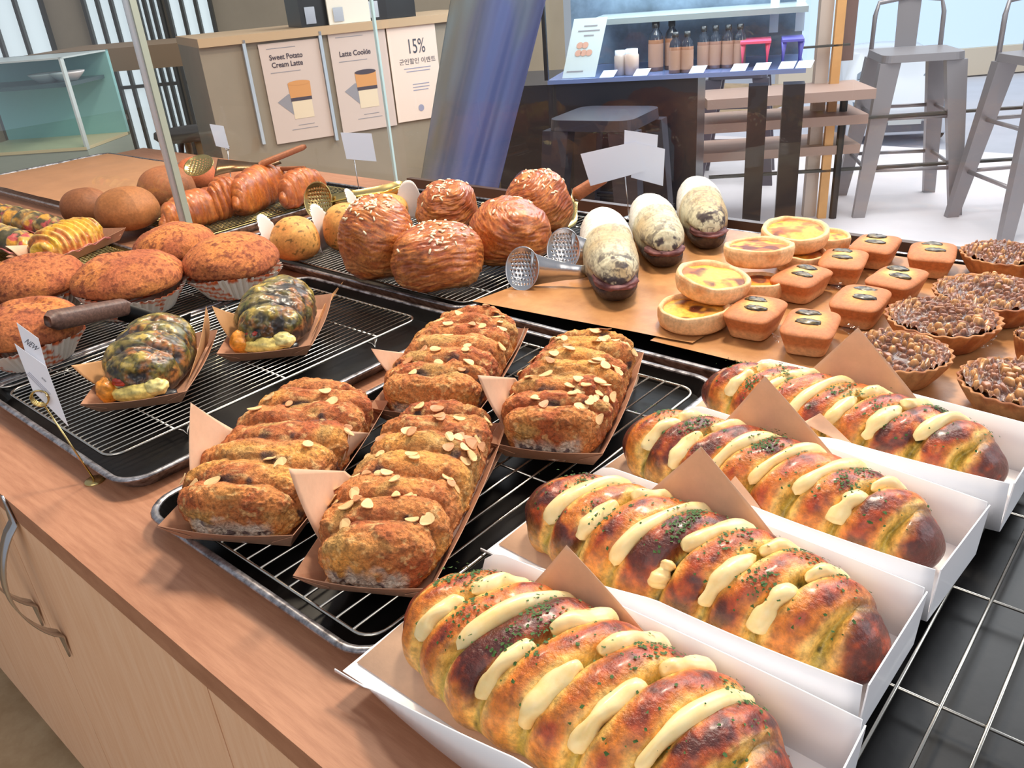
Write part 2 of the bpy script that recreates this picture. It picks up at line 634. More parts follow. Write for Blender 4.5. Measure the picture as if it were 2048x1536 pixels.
rack(-1.322, -0.984, 0.313, 0.845, 'wire cooling rack under the two black filled croissants', nb=3)
rack(-0.80, -0.468, 0.300, 0.858, 'wire cooling rack under the four almond breads', step=0.0225, wr=0.0014, nb=3)
rack(-0.415, 0.115, 0.300, 0.862, 'wire cooling rack under the white boxes', step=0.030, wr=0.0015, nb=4)
rack(-1.78, -1.335, 0.31, 0.78, 'wire cooling rack under the mocha buns', nb=3, z=0.0)
rack(-2.38, -1.84, 0.34, 0.78, 'wire cooling rack with gold light in its colour under the ham breads', m=M_brass, nb=3)  # warm light reflected by the wires is put into their gold colour
rack(-1.70, -0.958, 0.935, 1.47, 'wire cooling rack under sugar topped and herb buns', nb=4)
rack(-2.10, -1.83, 0.935, 1.42, 'wire cooling rack under the glossy croissants', m=M_brass, nb=3)
rack(-2.32, -2.115, 0.935, 1.42, 'wire cooling rack under the round brown loaves', m=M_brass, nb=3)

# brown baking paper
def paper_sheet(name, pts, label, z, m, amp=0.0015, n=40, curl=0.0):
    """pts: 4 corners (xy) in order; slightly wavy sheet"""
    a, b, c, d = [np.array(p, float) for p in pts]
    u, v = np.meshgrid(np.linspace(0, 1, n), np.linspace(0, 1, n), indexing='ij')
    P = (a * (1 - u)[..., None] + b * u[..., None]) * (1 - v)[..., None] + (d * (1 - u)[..., None] + c * u[..., None]) * v[..., None]
    Z = z + amp * (fbm(np.concatenate([P, np.zeros(P.shape[:2] + (1,))], -1), 14, 2, 5)) + curl * (np.abs(2 * u - 1) ** 8 + np.abs(2 * v - 1) ** 8)
    o = mo(name, np.concatenate([P, Z[..., None]], -1), grid_faces(n, n, False), m)
    finish(o, label, 'baking paper')
    return o


pa = W(945, 606, 0.001)[:2]
pb = W(1385, 690, 0.001)[:2]
pr1 = (pb[0] + 0.05, pb[1] + 0.06)
paper_sheet('baking_paper', [(pa[0], pa[1]), (pb[0], pb[1]), (-0.50, 1.50), (-0.86, 1.50)], 'brown baking paper sheet under the golden cream breads', 0.0035, M_bparch, 0.002)
paper_sheet('baking_paper', [(-0.60, 0.955), (0.22, 0.955), (0.22, 1.49), (-0.60, 1.49)], 'brown baking paper sheet under the nut tarts and financiers', 0.0005, M_bparch, 0.0018)
paper_sheet('baking_paper', [(-3.30, 0.93), (-2.40, 0.93), (-2.40, 1.40), (-3.30, 1.40)], 'brown baking paper in the tray behind the left glass', 0.001, mat('tan_baking_paper', (206, 146, 100), rough=0.5, noise=(10, 0.12)), 0.003)

# ================================================================== BREAD BUILDERS
def loaf_surface(L, Wd, H, nu, nv, pe=2.6, bot=0.3, q=0.85, yshape=None):
    t = -np.cos(np.linspace(0.02, PI - 0.02, nu))
    a = np.linspace(0, 2 * PI, nv, endpoint=False)
    T, A = np.meshgrid(t, a, indexing='ij')
    r = (1 - np.abs(T) ** pe) ** (1 / pe * 1.15)
    c, s = np.cos(A), np.sin(A)
    cy = np.sign(c) * np.abs(c) ** q
    up = np.where(s > 0, np.abs(s) ** q, 0)
    dn = np.where(s < 0, -np.abs(s) ** 0.6, 0)
    x = T * L / 2
    y = cy * Wd / 2 * r
    zc = H * bot
    z = zc + up * (H - zc) * (0.35 + 0.65 * r) * np.minimum(1, r * 1.6) + dn * zc * np.minimum(1, r * 1.4)
    return T, A, np.stack([x, y, z], -1)


def sampler(P, N):
    nu, nv = P.shape[:2]
    def s(ti, ai):
        """ti in 0..1 along, ai angle"""
        i = int(min(max(ti, 0), 1) * (nu - 1))
        j = int((ai % (2 * PI)) / (2 * PI) * nv) % nv
        return P[i, j], N[i, j]
    return s


def frame_from(n, spin):
    n = Vector(n)
    a = n.orthogonal().normalized()
    b = n.cross(a)
    x = a * math.cos(spin) + b * math.sin(spin)
    y = n.cross(x)
    return Matrix((x, y, n)).transposed()


# ---- cheese pull-apart loaf in the white boxes
def cheese_loaf(c, ang, L, Wd, H, seed, label, z0=0.003):
    rnd = random.Random(seed)
    t = thing('cheese_bread', label, 'bread', (c[0], c[1], z0), ang, 'cheese breads in white boxes')
    nu, nv = 340, 190
    T, A, P = loaf_surface(L, Wd, H, nu, nv, pe=2.7, bot=0.35, q=0.9)
    env = P.copy()
    Nn = grid_normals(P)
    slant = 0.34
    ns = 8.0
    s = (P[..., 0] - slant * P[..., 1]) / L * ns + 0.12 * (fbm(P, 22, 2, seed) - 0.5) * 2 + 0.5
    fr = s - np.floor(s)
    idx = np.floor(s)
    dist = np.minimum(fr, 1 - fr)                    # 0 in the groove
    endf = smooth(0.80, 0.93, np.abs(T))
    groove = (1 - smooth(0.0, 0.20, dist)) * (1 - endf)
    bulge = smooth(0.05, 0.5, dist)
    topm = smooth(-0.2, 0.5, np.sin(A))
    disp = 0.0035 * bulge - 0.0115 * groove * topm + 0.0022 * (fbm(P, 60, 3, seed + 3) - 0.5) + 0.006 * (fbm(P, 18, 2, seed + 9) - 0.5)
    P = P + Nn * disp[..., None]
    P[..., 2] = np.maximum(P[..., 2], 0.0)
    # colours of the bake
    pale = lin(238, 190, 100)
    gold = lin(208, 118, 36)
    rust = lin(166, 62, 18)
    dark = lin(84, 26, 14)
    n1 = fbm(P, 45, 4, seed + 5)
    n2 = fbm(P, 22, 3, seed + 6)
    n3 = fbm(P, 130, 2, seed + 8)
    seg_d = _hash(idx, idx * 0, idx * 0, seed) * 0.25 - 0.08
    brown = smooth(0.20, 0.44, dist + (n2 - 0.5) * 0.5 + (n1 - 0.5) * 0.5 + seg_d)
    brown = np.maximum(brown, endf)
    C = mix(np.broadcast_to(pale, P.shape), gold, smooth(0.12, 0.30, dist + (n1 - 0.5) * 0.4))
    C = mix(C, rust, brown * smooth(0.40, 0.62, n1 * 0.7 + n3 * 0.3 + 0.10 + endf * 0.25))
    C = mix(C, dark, brown * smooth(0.50, 0.64, n1 * 0.5 + n3 * 0.25 + n2 * 0.25 + seg_d * 0.35 + endf * 0.15))
    C = mix(C, lin(236, 178, 84), (1 - topm) * 0.6 * (1 - endf))
    pesto = (1 - smooth(0.03, 0.12, dist + (n1 - 0.5) * 0.16)) * (1 - endf)
    C = mix(C, lin(176, 154, 60), pesto * 0.8)
    C = mix(C, lin(66, 62, 26), pesto * smooth(0.54, 0.66, n2 * 0.5 + n3 * 0.5) * 0.9)
    mo('crust', P, closed(nu, nv), M_loaf, t, C)
    # cream cheese strips lying in the grooves
    def env_at(x, a):
        tt = max(-0.97, min(0.97, x / (L / 2)))
        i = int(math.acos(-tt) / PI * (nu - 1))
        j = int((a % (2 * PI)) / (2 * PI) * nv) % nv
        return env[i, j], Nn[i, j]
    for k in range(-4, 4):
        x0 = (k + 0.5) / ns * L
        if abs(x0) > L * 0.43:
            continue
        cuts = rnd.choice([[(22, 92), (99, 160)], [(20, 156)], [(30, 118), (126, 166)], [(22, 84), (90, 156)], [(16, 140)]])
        for (a0, a1) in cuts:
            a0 += rnd.uniform(-5, 6)
            a1 += rnd.uniform(-6, 5)
            n = 22
            sec = 12
            V = []
            wob = rnd.uniform(0, 9)
            wid = rnd.uniform(0.0068, 0.0092)
            for i in range(n + 1):
                u = i / n
                a = math.radians(a0 + (a1 - a0) * u)
                x = x0
                for _ in range(2):
                    p, nn = env_at(x, a)
                    x = x0 + slant * p[1]
                p, nn = env_at(x, a)
                p = np.array([x, p[1], p[2]])
                e = max(0.0, 1 - abs(2 * u - 1) ** 7) ** 0.5
                w = wid * e * (1 + 0.22 * math.sin(u * 7 + wob) + 0.12 * math.sin(u * 17 + wob * 2))
                hgt = 0.0080 * e * (1 + 0.2 * math.sin(u * 9 + wob * 3))
                tx = np.array([1.0, 0, 0])
                tx = tx - nn * (tx @ nn)
                tx /= np.linalg.norm(tx)
                for j in range(sec):
                    b = 2 * PI * j / sec
                    V.append(p + tx * w * math.cos(b) + nn * (hgt * math.sin(b) - 0.0022))
            V = np.array(V)
            V = V + (fbm(V, 90, 2, seed + k) - 0.5)[:, None] * 0.0016
            F = grid_faces(n + 1, sec).tolist() + [list(range(sec))[::-1], [n * sec + j for j in range(sec)]]
            mo('cream_cheese_strip', V, F, M_cream, t)
    # parsley: flakes nobody could count
    V, F = [], []
    centers = [(rnd.uniform(-0.42, 0.42) * L, rnd.uniform(50, 130)) for _ in range(9)]
    for i in range(680):
        if i % 4:
            cx, ca = rnd.choice(centers)
            x, a = cx + rnd.gauss(0, 0.008), ca + rnd.gauss(0, 9)
        else:
            x, a = rnd.uniform(-0.45, 0.45) * L, rnd.uniform(35, 145)
        if not -0.47 * L < x < 0.47 * L:
            continue
        tt = x / (L / 2)
        ii = int(math.acos(-tt) / PI * (nu - 1))
        jj = int(math.radians(a) / (2 * PI) * nv) % nv
        p, nn = P[ii, jj], Nn[ii, jj]
        # sit on whichever is higher, crust or strip
        sdist = dist[ii, jj]
        lift = 0.0009 + (0.0125 if sdist < 0.10 and abs(tt) < 0.90 else 0.0)
        R = frame_from(nn, rnd.uniform(0, 6.3))
        r = rnd.uniform(0.0006, 0.0017)
        b = len(V)
        k = rnd.choice((3, 4, 5))
        for q in range(k):
            an = 2 * PI * q / k + rnd.uniform(-0.4, 0.4)
            V.append(tuple(Vector(p + nn * lift) + R @ Vector((r * math.cos(an) * 1.3, r * math.sin(an), rnd.uniform(-0.0003, 0.0006)))))
        F.append(tuple(range(b, b + k)))
    o = mo('parsley_flakes', V, F, M_herb, t, sm=False)
    o['kind'] = 'stuff'
    return t


# ---- white card box with the left end open
def card_box(name, cx0, cx1, y0, y1, rz, label, h=0.055, bulge=0.012):
    cx, cy = (cx0 + cx1) / 2, (y0 + y1) / 2
    t = thing(name, label, 'box', (cx, cy, 0.001), rz, 'white boxes on the right rack')
    L, Wd = (cx1 - cx0) / 2, (y1 - y0) / 2
    n = 30
    for side, nm in ((1, 'rear_wall'), (-1, 'front_wall')):
        pts = []
        for i in range(n + 1):
            x = -L + 2 * L * i / n
            y = side * Wd + (side * bulge * (1 - (x / L) ** 2) if side < 0 else side * 0.004 * (1 - (x / L) ** 2))
            d = x + L
            R = 0.036 if side > 0 else 0.17
            zt = h if d > R else (h * (0.12 + 0.88 * math.sqrt(max(0, 1 - ((R - d) / R) ** 2))) if side > 0 else h * (0.06 + 0.94 * (d / R) ** 0.8))
            pts.append((x, y, zt))
        tip = 0.035
        V = [(-L - tip, side * (Wd + 0.004), 0.0), (-L - tip, side * (Wd + 0.004), 0.003)]
        for x, y, zt in pts:
            V += [(x, y, 0.0), (x, y + side * 0.003, zt)]
        F = [(2 * i, 2 * i + 2, 2 * i + 3, 2 * i + 1) for i in range(len(pts))]
        o = mo(nm, V, F, M_white, t)
        solidify(o, 0.0011)
    o = mo('end_wall', [(L, -Wd, 0), (L, Wd, 0), (L + 0.003, Wd, h), (L + 0.003, -Wd, h)], [(0, 1, 2, 3)], M_white, t, sm=False)
    solidify(o, 0.0011)
    V, F = [], []
    for i in range(n + 1):
        x = -L - 0.03 + (2 * L + 0.03) * i / n
        k = 1 - min(1, (x / L) ** 2)
        V += [(x, -Wd - bulge * k, 0.0), (x, Wd + 0.004 * k, 0.0)]
    F = [(2 * i, 2 * i + 2, 2 * i + 3, 2 * i + 1) for i in range(n)]
    solidify(mo('box_floor', V, F, M_white, t, sm=False), 0.001)
    return t


def flap(name, pts, label, m=None, bend=0.006, n=14, thick=0.0003, cat='baking paper', group=None, second=None):
    """curved triangle/quad of paper: pts = base a, base b, apex (world)"""
    a, b, c = [np.array(p, float) for p in pts]
    nrm = np.cross(b - a, c - a)
    nrm /= np.linalg.norm(nrm)
    V, F = [], []
    for i in range(n + 1):
        v = i / n
        l, r = a * (1 - v) + c * v, b * (1 - v) + (c if second is None else np.array(second)) * v
        for j in range(n + 1):
            u = j / n
            V.append(l * (1 - u) + r * u + nrm * bend * math.sin(PI * v))
    for i in range(n):
        for j in range(n):
            p = i * (n + 1) + j
            F.append((p, p + 1, p + n + 2, p + n + 1))
    return V, F


def liner(name, label, pieces, m=None, group=None):
    mb = MB()
    for V, F in pieces:
        mb.add(V, F)
    o = mb.build(name, m or M_parch, sm=True)
    solidify(o, 0.0003)
    finish(o, label, 'baking paper', group)
    return o


BOXES = [  # x0, x1, y0, y1, rz, loaf ends px, H
    (-0.430, -0.097, 0.268, 0.402, 0.03, 'nearest'),
    (-0.435, -0.108, 0.444, 0.560, -0.02, 'second'),
    (-0.427, -0.102, 0.600, 0.712, -0.07, 'third'),
    (-0.415, -0.088, 0.752, 0.868, -0.03, 'farthest'),
]
LOAFS = [((-0.277, 0.338), 0.03, 0.318, 0.124, 0.074), ((-0.281, 0.502), -0.02, 0.338, 0.110, 0.074),
         ((-0.281, 0.656), -0.06, 0.328, 0.104, 0.072), ((-0.268, 0.812), -0.04, 0.328, 0.104, 0.070)]
BL = ['white card box nearest the camera, holding the front cheese bread', 'white card box second from the front, between two others',
      'white card box third from the front of the four', 'white card box farthest back, beside the nut tarts']
LL = ['long glazed cheese bread in the front white box nearest the wooden edge', 'long glazed cheese bread in the second white box with heaped parsley',
      'long glazed cheese bread in the third white box with dark brown right end', 'long glazed cheese bread in the rearmost white box below the nut tarts']
TRI = [((1060, 1172), (1352, 1352), (1133, 1090)), ((1295, 985), (1560, 1095), (1402, 893)), ((1452, 838), (1690, 945), (1530, 752)), ((1612, 748), (1862, 838), (1716, 655))]
FTRI = [None, ((1385, 1258), (1235, 1183), (1262, 1180)), ((1535, 1036), (1440, 985), (1470, 952)), ((1722, 905), (1605, 845), (1640, 826))]
for i, (x0, x1, y0, y1, rz, w) in enumerate(BOXES):
    card_box('cake_box', x0, x1, y0, y1, rz, BL[i])
    (cx, cy), ra, L, Wd, H = LOAFS[i]
    cheese_loaf((cx, cy), ra, L, Wd, H, 11 + i * 7, LL[i])
    yr = y1 - 0.003
    A_, B_, C_ = TRI[i]
    zr = 0.045
    a = Wp(A_[0], A_[1], (0, yr, 0), (0, 1, 0))
    b = Wp(B_[0], B_[1], (0, yr - 0.004, 0), (0, 1, 0))
    c = Wp(C_[0], C_[1], (0, yr + 0.004, 0), (0, 1, 0))
    # extend base down to the box floor
    da = a - c
    db = b - c
    ka = (0.006 - c[2]) / da[2]
    kb = (0.006 - c[2]) / db[2]
    pieces = [flap('', (c + da * min(ka, 1.8), c + db * min(kb, 1.6), c), '', bend=-0.004)]
    # paper on the box floor out over the open left end
    zf = 0.0028
    q = [(x0 - 0.026, y0 + 0.012, zf), (x0 - 0.03, y1 - 0.012, zf), (x1 - 0.04, y1 - 0.006, zf), (x1 - 0.04, y0 + 0.006, zf)]
    R_ = Matrix.Rotation(rz, 3, 'Z')
    ce = Vector(((x0 + x1) / 2, (y0 + y1) / 2, 0))
    q = [tuple(R_ @ (Vector(p) - ce) + ce) for p in q]
    pieces.append((q, [(0, 1, 2, 3)]))
    if FTRI[i]:
        A_, B_, C_ = FTRI[i]
        yf = y0 - 0.002
        a = Wp(A_[0], A_[1], (0, yf, 0), (0, 1, 0))
        b = Wp(B_[0], B_[1], (0, yf, 0), (0, 1, 0))
        c = Wp(C_[0], C_[1], (0, yf + 0.008, 0), (0, 1, 0))
        pieces.append(flap('', (a, b, c), '', bend=0.002))
    liner('baking_paper', 'brown paper liner with a standing corner in the %s white box%s' % (['front', 'second', 'third', 'rearmost'][i], ['', ' from the front', ' from the front', ''][i]), pieces, group='paper liners of the white boxes')

# ---- almond streusel bread in kraft boats
def kraft_boat(c, ang, w, l, label, h=0.026, group='brown card boats'):
    t = thing('paper_boat', label, 'food tray', (c[0], c[1], 0.0015), ang, group)
    o = 0.015
    V = [(-w / 2, -l / 2, 0), (w / 2, -l / 2, 0), (w / 2, l / 2, 0), (-w / 2, l / 2, 0),
         (-w / 2 - o, -l / 2 - o, h), (w / 2 + o, -l / 2 - o, h), (w / 2 + o, l / 2 + o, h), (-w / 2 - o, l / 2 + o, h)]
    # sides bow slightly: subdivide each wall
    mb = MB()
    mb.add(V[:4], [(0, 1, 2, 3)])
    for i in range(4):
        a, b = np.array(V[i]), np.array(V[(i + 1) % 4])
        A_, B_ = np.array(V[i + 4]), np.array(V[(i + 1) % 4 + 4])
        nrm = np.array([(a + b)[0] * (i % 2), (a + b)[1] * ((i + 1) % 2), 0.0])
        nrm = nrm / np.linalg.norm(nrm)
        n = 10
        VV, FF = [], []
        for k in range(n + 1):
            u = k / n
            bow = 0.004 * math.sin(PI * u)
            VV += [a * (1 - u) + b * u, A_ * (1 - u) + B_ * u + nrm * bow + np.array([0, 0, -0.003 * math.sin(PI * u)])]
        FF = [(2 * k, 2 * k + 2, 2 * k + 3, 2 * k + 1) for k in range(n)]
        mb.add(VV, FF)
    solidify(mb.build('tray_body', M_kraft, t, sm=False), 0.0007)
    for sx in (-1, 1):
        a = np.array([sx * w / 2, -l / 2, 0]) 
        A_ = np.array([sx * (w / 2 + o), -l / 2 - o, h])
        tab = [a + [0, -0.0012, 0.001], A_ + [0, -0.001, -0.001], (a + A_) / 2 + [-sx * 0.022, -0.0012, -0.003]]
        solidify(mo('corner_tab', tab, [(0, 1, 2)], M_kraft, t, sm=False), 0.0006)
    return t


def almond_bread(c, ang, w, l, h, seed, label, n_fl=26):
    rnd = random.Random(seed)
    t = thing('almond_bread', label, 'bread', (c[0], c[1], 0.003), ang + PI / 2, 'almond breads in card boats')
    nu, nv = 300, 230
    T, A, P = loaf_surface(l, w, h, nu, nv, pe=5.0, bot=0.42, q=0.62)
    env = P.copy()
    Nn = grid_normals(P)
    ns = 6.5
    s = (P[..., 0] + 0.10 * P[..., 1] + 0.012 * (fbm(P, 20, 2, seed) - 0.5) * 2) / l * ns + 0.5
    fr = s - np.floor(s)
    topm = smooth(-0.3, 0.4, np.sin(A))
    saw = np.abs(np.sin(PI * fr ** 0.8)) ** 0.6
    crumb = fbm(P, 300, 2, seed + 1)
    med = fbm(P, 85, 3, seed + 2)
    disp = (0.0105 * (saw - 0.6)) * topm * (0.5 + fbm(P, 16, 2, seed + 21)) + 0.008 * (med - 0.5) + 0.0034 * (crumb - 0.5) + 0.014 * (fbm(P, 26, 2, seed + 4) - 0.5) * topm
    P = P + Nn * disp[..., None]
    P[..., 2] = np.maximum(P[..., 2], 0.0)
    n2 = fbm(P, 24, 3, seed + 5)
    big = fbm(P, 12, 2, seed + 7)
    C = mix(np.broadcast_to(lin(216, 138, 74), P.shape), lin(178, 90, 46), smooth(0.40, 0.64, n2 * 0.6 + med * 0.4))
    C = mix(C, lin(236, 168, 78), smooth(0.52, 0.68, big) * 0.7)
    C = mix(C, lin(196, 152, 84), smooth(0.60, 0.74, fbm(P, 34, 2, seed + 8)) * 0.8)
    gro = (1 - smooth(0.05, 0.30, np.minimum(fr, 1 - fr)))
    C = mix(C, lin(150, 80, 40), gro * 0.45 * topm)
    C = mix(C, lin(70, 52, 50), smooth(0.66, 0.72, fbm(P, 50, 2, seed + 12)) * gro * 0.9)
    C = mix(C, C * 0.55, smooth(0.52, 0.68, crumb) * 0.8)
    C = mix(C, lin(238, 196, 130), smooth(0.62, 0.72, fbm(P, 150, 3, seed + 31)) * 0.5)
    # pale torn crumb at the near end
    zt = P[..., 2] / h
    open_ = smooth(0.955, 0.985, -T) * (1 - smooth(0.30, 0.52, zt + (med - 0.5) * 0.6))
    C = mix(C, lin(216, 196, 176), open_)
    C = mix(C, lin(120, 100, 96), open_ * smooth(0.55, 0.62, fbm(P, 130, 2, seed + 13)))
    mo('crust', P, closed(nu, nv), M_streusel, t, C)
    # flaked almonds, each its own piece
    for k in range(n_fl):
        tt = rnd.uniform(-0.86, 0.9)
        yy = min(0.93, max(-0.93, rnd.gauss(-0.25, 0.5)))
        a = PI / 2 - yy * 1.25
        i = int(math.acos(-tt) / PI * (nu - 1))
        j = int((a % (2 * PI)) / (2 * PI) * nv) % nv
        p, nn = P[i, j], Nn[i, j]
        n_ = 12
        ln, wd = rnd.uniform(0.0060, 0.0090), rnd.uniform(0.0036, 0.0052)
        V = []
        for z in (0.0, 0.0009):
            for q in range(n_):
                an = 2 * PI * q / n_
                V.append((ln * math.cos(an) * (1 if math.cos(an) > 0 else 0.85), wd * math.sin(an) * (1 - 0.25 * math.cos(an)), z + 0.0010 * math.cos(an) ** 2))
        F = [tuple(range(n_))[::-1], tuple(range(n_, 2 * n_))] + [(q, (q + 1) % n_, (q + 1) % n_ + n_, q + n_) for q in range(n_)]
        R = frame_from(Vector(nn) + Vector((rnd.uniform(-.35, .35), rnd.uniform(-.35, .35), 0.1)), rnd.uniform(0, 6.3))
        V = [tuple(Vector(p + nn * 0.0012) + R @ Vector(v)) for v in V]
        mo('almond_flake', V, F, M_almond if rnd.random() < 0.75 else M_almond_dark, t, sm=False)
    return t


def boat_frame(c, ang):
    """returns functions mapping boat-local coordinates (x across, y along) to the world"""
    ca, sa = math.cos(ang), math.sin(ang)
    return lambda x, y, z: np.array([c[0] + x * ca - y * sa, c[1] + x * sa + y * ca, z])


def wing(c, ang, w, side, y0, y1, apex_px, out=0.018, z=0.026, bend=0.004):
    f = boat_frame(c, ang)
    a, b = f(side * (w / 2 + 0.007), y0, z - 0.008), f(side * (w / 2 + 0.007), y1, z - 0.008)
    a, b = f(side * (w / 2 + 0.002), y0, 0.012), f(side * (w / 2 + 0.002), y1, 0.012)
    q = f(side * (w / 2 + out), 0, 0)
    n = np.array([math.cos(ang), math.sin(ang), 0])
    ap = Wp(apex_px[0], apex_px[1], q, n)
    bp = Wp(apex_px[2], apex_px[3], q, n) if len(apex_px) == 4 else None
    return flap('', (a, b, ap), '', bend=bend * side, second=bp)


AB = [  # front-left, front-right (base) , length, extra
    ((-0.737, 0.277), (-0.636, 0.340), 0.250),
    ((-0.553, 0.309), (-0.470, 0.369), 0.262),
    ((-0.748, 0.565), (-0.652, 0.624), 0.235),
    ((-0.560, 0.580), (-0.476, 0.640), 0.235),
]
ABL = ['almond crumble bread nearest the tray corner at left', 'almond crumble bread in the front middle, thick with flaked almonds',
       'almond crumble bread at the back left with a whole almond piece', 'almond crumble bread at the back right beside the white boxes']
WINGS = [  # left apex, y0,y1 ; right apex, y0,y1
    (((381, 805), -0.10, 0.05), ((698, 862, 738, 866), -0.02, 0.08)),
    (((577, 937, 690, 942), -0.10, 0.02), ((1012, 890), -0.10, 0.10)),
    (((742, 697), -0.05, 0.06), ((1050, 653), -0.02, 0.09)),
    (((955, 750, 1030, 756), -0.09, 0.02), ((1330, 708), -0.05, 0.07)),
]
for i, (fl, fr_, ln) in enumerate(AB):
    fl, fr_ = np.array(fl), np.array(fr_)
    d = fr_ - fl
    w = np.linalg.norm(d)
    ang = math.radians((29, 28, 26, 23)[i])
    nrm = np.array([-math.sin(ang), math.cos(ang)])
    c = (fl + fr_) / 2 + nrm * ln / 2
    kraft_boat(c, ang, w, ln, 'brown card boat holding the ' + ABL[i].split(' bread')[0] + ' bread ' + ['near the tray corner', 'in the front middle', 'at the back left', 'beside the white boxes'][i])
    almond_bread(c, ang, w * 1.18, ln * 1.05, 0.062, 31 + i * 5, ABL[i], (14, 46, 24, 46)[i])
    (la, l0, l1), (ra_, r0, r1) = WINGS[i]
    liner('baking_paper', 'brown paper liner with raised corners under the almond bread ' + ['near the tray corner', 'in the front middle', 'at the back left', 'beside the white boxes'][i],
          [wing(c, ang, w, -1, l0, l1, la), wing(c, ang, w, 1, r0, r1, ra_)], group='paper liners of the almond breads')

# ---- black croissants with filling
def black_croissant(c, ang, w, l, h, seed, label):
    rnd = random.Random(seed)
    t = thing('filled_croissant', label, 'croissant', (c[0], c[1], 0.003), ang + PI / 2, 'black filled croissants')
    nu, nv = 220, 170
    T, A, P = loaf_surface(l, w, h, nu, nv, pe=2.3, bot=0.32, q=0.85)
    Nn = grid_normals(P)
    s = (P[..., 0] + 0.12 * P[..., 1]) / l * 4.5 + 0.2
    fr = s - np.floor(s)
    topm = smooth(-0.2, 0.4, np.sin(A))
    n1 = fbm(P, 45, 4, seed)
    n2 = fbm(P, 95, 3, seed + 2)
    n3 = fbm(P, 28, 3, seed + 5)
    cheese = smooth(0.40, 0.54, n1 * 0.35 + n3 * 0.5 + n2 * 0.15 + 0.05 * T + 0.04 * (topm - 0.5)) * topm
    disp = 0.008 * (np.abs(np.sin(PI * fr)) ** 0.6 - 0.6) * topm + 0.003 * cheese + 0.004 * (n2 - 0.5) + 0.007 * (n3 - 0.5)
    P = P + Nn * disp[..., None]
    P[..., 2] = np.maximum(P[..., 2], 0)
    edge_ = cheese * (1 - cheese) * 4
    C = mix(np.broadcast_to(lin(38, 33, 34), P.shape), lin(66, 54, 48), smooth(0.4, 0.7, n2))
    C = mix(C, lin(128, 112, 58), cheese * 0.85)
    C = mix(C, lin(188, 160, 76), cheese * smooth(0.48, 0.62, fbm(P, 55, 4, seed + 9)))
    C = mix(C, lin(172, 104, 52), edge_ * smooth(0.42, 0.58, fbm(P, 46, 3, seed + 11)) * 0.9)
    C = mix(C, lin(92, 92, 40), cheese * smooth(0.50, 0.62, fbm(P, 120, 3, seed + 13)) * 0.8)
    C = mix(C, lin(40, 36, 28), smooth(0.54, 0.64, fbm(P, 210, 3, seed + 17)) * 0.75)
    gr = 1 - smooth(0.04, 0.16, np.minimum(fr, 1 - fr))
    C = mix(C, lin(34, 28, 28), gr * topm * 0.7)
    mo('crust', P, closed(nu, nv), M_gloss, t, C)
    # filling spilling out at the near end (local -x)
    def blob(name, c0, rad, col, k):
        n, m = 26, 26
        th, ph = np.meshgrid(np.linspace(0.03, PI - 0.03, n), np.linspace(0, 2 * PI, m, endpoint=False), indexing='ij')
        D = np.stack([np.sin(th) * np.cos(ph), np.sin(th) * np.sin(ph), np.cos(th)], -1)
        r = 1 + 0.5 * (fbm(D + k, 2.2, 3, k) - 0.5)
        V = np.array(c0) + D * r[..., None] * np.array(rad)
        V[..., 2] = np.maximum(V[..., 2], 0.001)
        Cc = mix(np.broadcast_to(lin(col), V.shape), lin(col) * 0.6, smooth(0.4, 0.7, fbm(V, 150, 2, k)))
        mo(name, V, grid_faces(n, m), M_gloss, t, Cc)
    x = -l * 0.44
    blob('cheese_filling', (x - 0.004, 0.002, 0.020), (0.015, 0.034, 0.013), (240, 214, 120), seed)
    blob('cheese_filling', (x - 0.004, -0.026, 0.024), (0.013, 0.017, 0.012), (236, 218, 140), seed + 1)
    blob('orange_filling', (x + 0.004, 0.040, 0.024), (0.018, 0.016, 0.020), (246, 156, 50), seed + 2)
    blob('tomato_piece', (x + 0.002, 0.018, 0.036), (0.010, 0.014, 0.008), (196, 60, 36), seed + 3)
    blob('dark_base', (x + 0.006, 0.0, 0.008), (0.014, w * 0.40, 0.009), (36, 32, 34), seed + 4)
    return t


BC = [((-1.108, 0.357), (-1.049, 0.450), 0.195), ((-1.092, 0.556), (-1.026, 0.648), 0.195)]
BCN = ['front', 'rear']
BW = [(((142, 731, 234, 716), -0.05, 0.03), ((412, 612), -0.06, 0.09)), (((424, 612), -0.06, 0.06), ((692, 556), -0.04, 0.09))]
for i, (fl, fr_, ln) in enumerate(BC):
    fl, fr_ = np.array(fl), np.array(fr_)
    d = fr_ - fl
    w = np.linalg.norm(d)
    ang = math.radians((48, 44)[i])
    nrm = np.array([-math.sin(ang), math.cos(ang)])
    c = (fl + fr_) / 2 + nrm * ln / 2
    kraft_boat(c, ang, w, ln, ['brown card boat at the tray front holding a black croissant', 'brown card boat farther back holding a black croissant'][i], h=0.022)
    black_croissant(c, ang, w * 1.02, ln * 1.04, 0.076, 71 + i * 9, ['black cheese topped croissant near the name card, pale filling at its end', 'black cheese topped croissant behind, with orange filling at its end'][i])
    (la, l0, l1), (ra_, r0, r1) = BW[i]
    liner('baking_paper', ['brown paper liner with raised corners in the front croissant boat', 'brown paper liner with raised corners in the rear croissant boat'][i],
          [wing(c, ang, w, -1, l0, l1, la, out=0.022), wing(c, ang, w, 1, r0, r1, ra_, out=0.012)], m=mat('tan_parchment', (196, 146, 98), rough=0.65, noise=(60, 0.08)), group='paper liners of the black croissants')


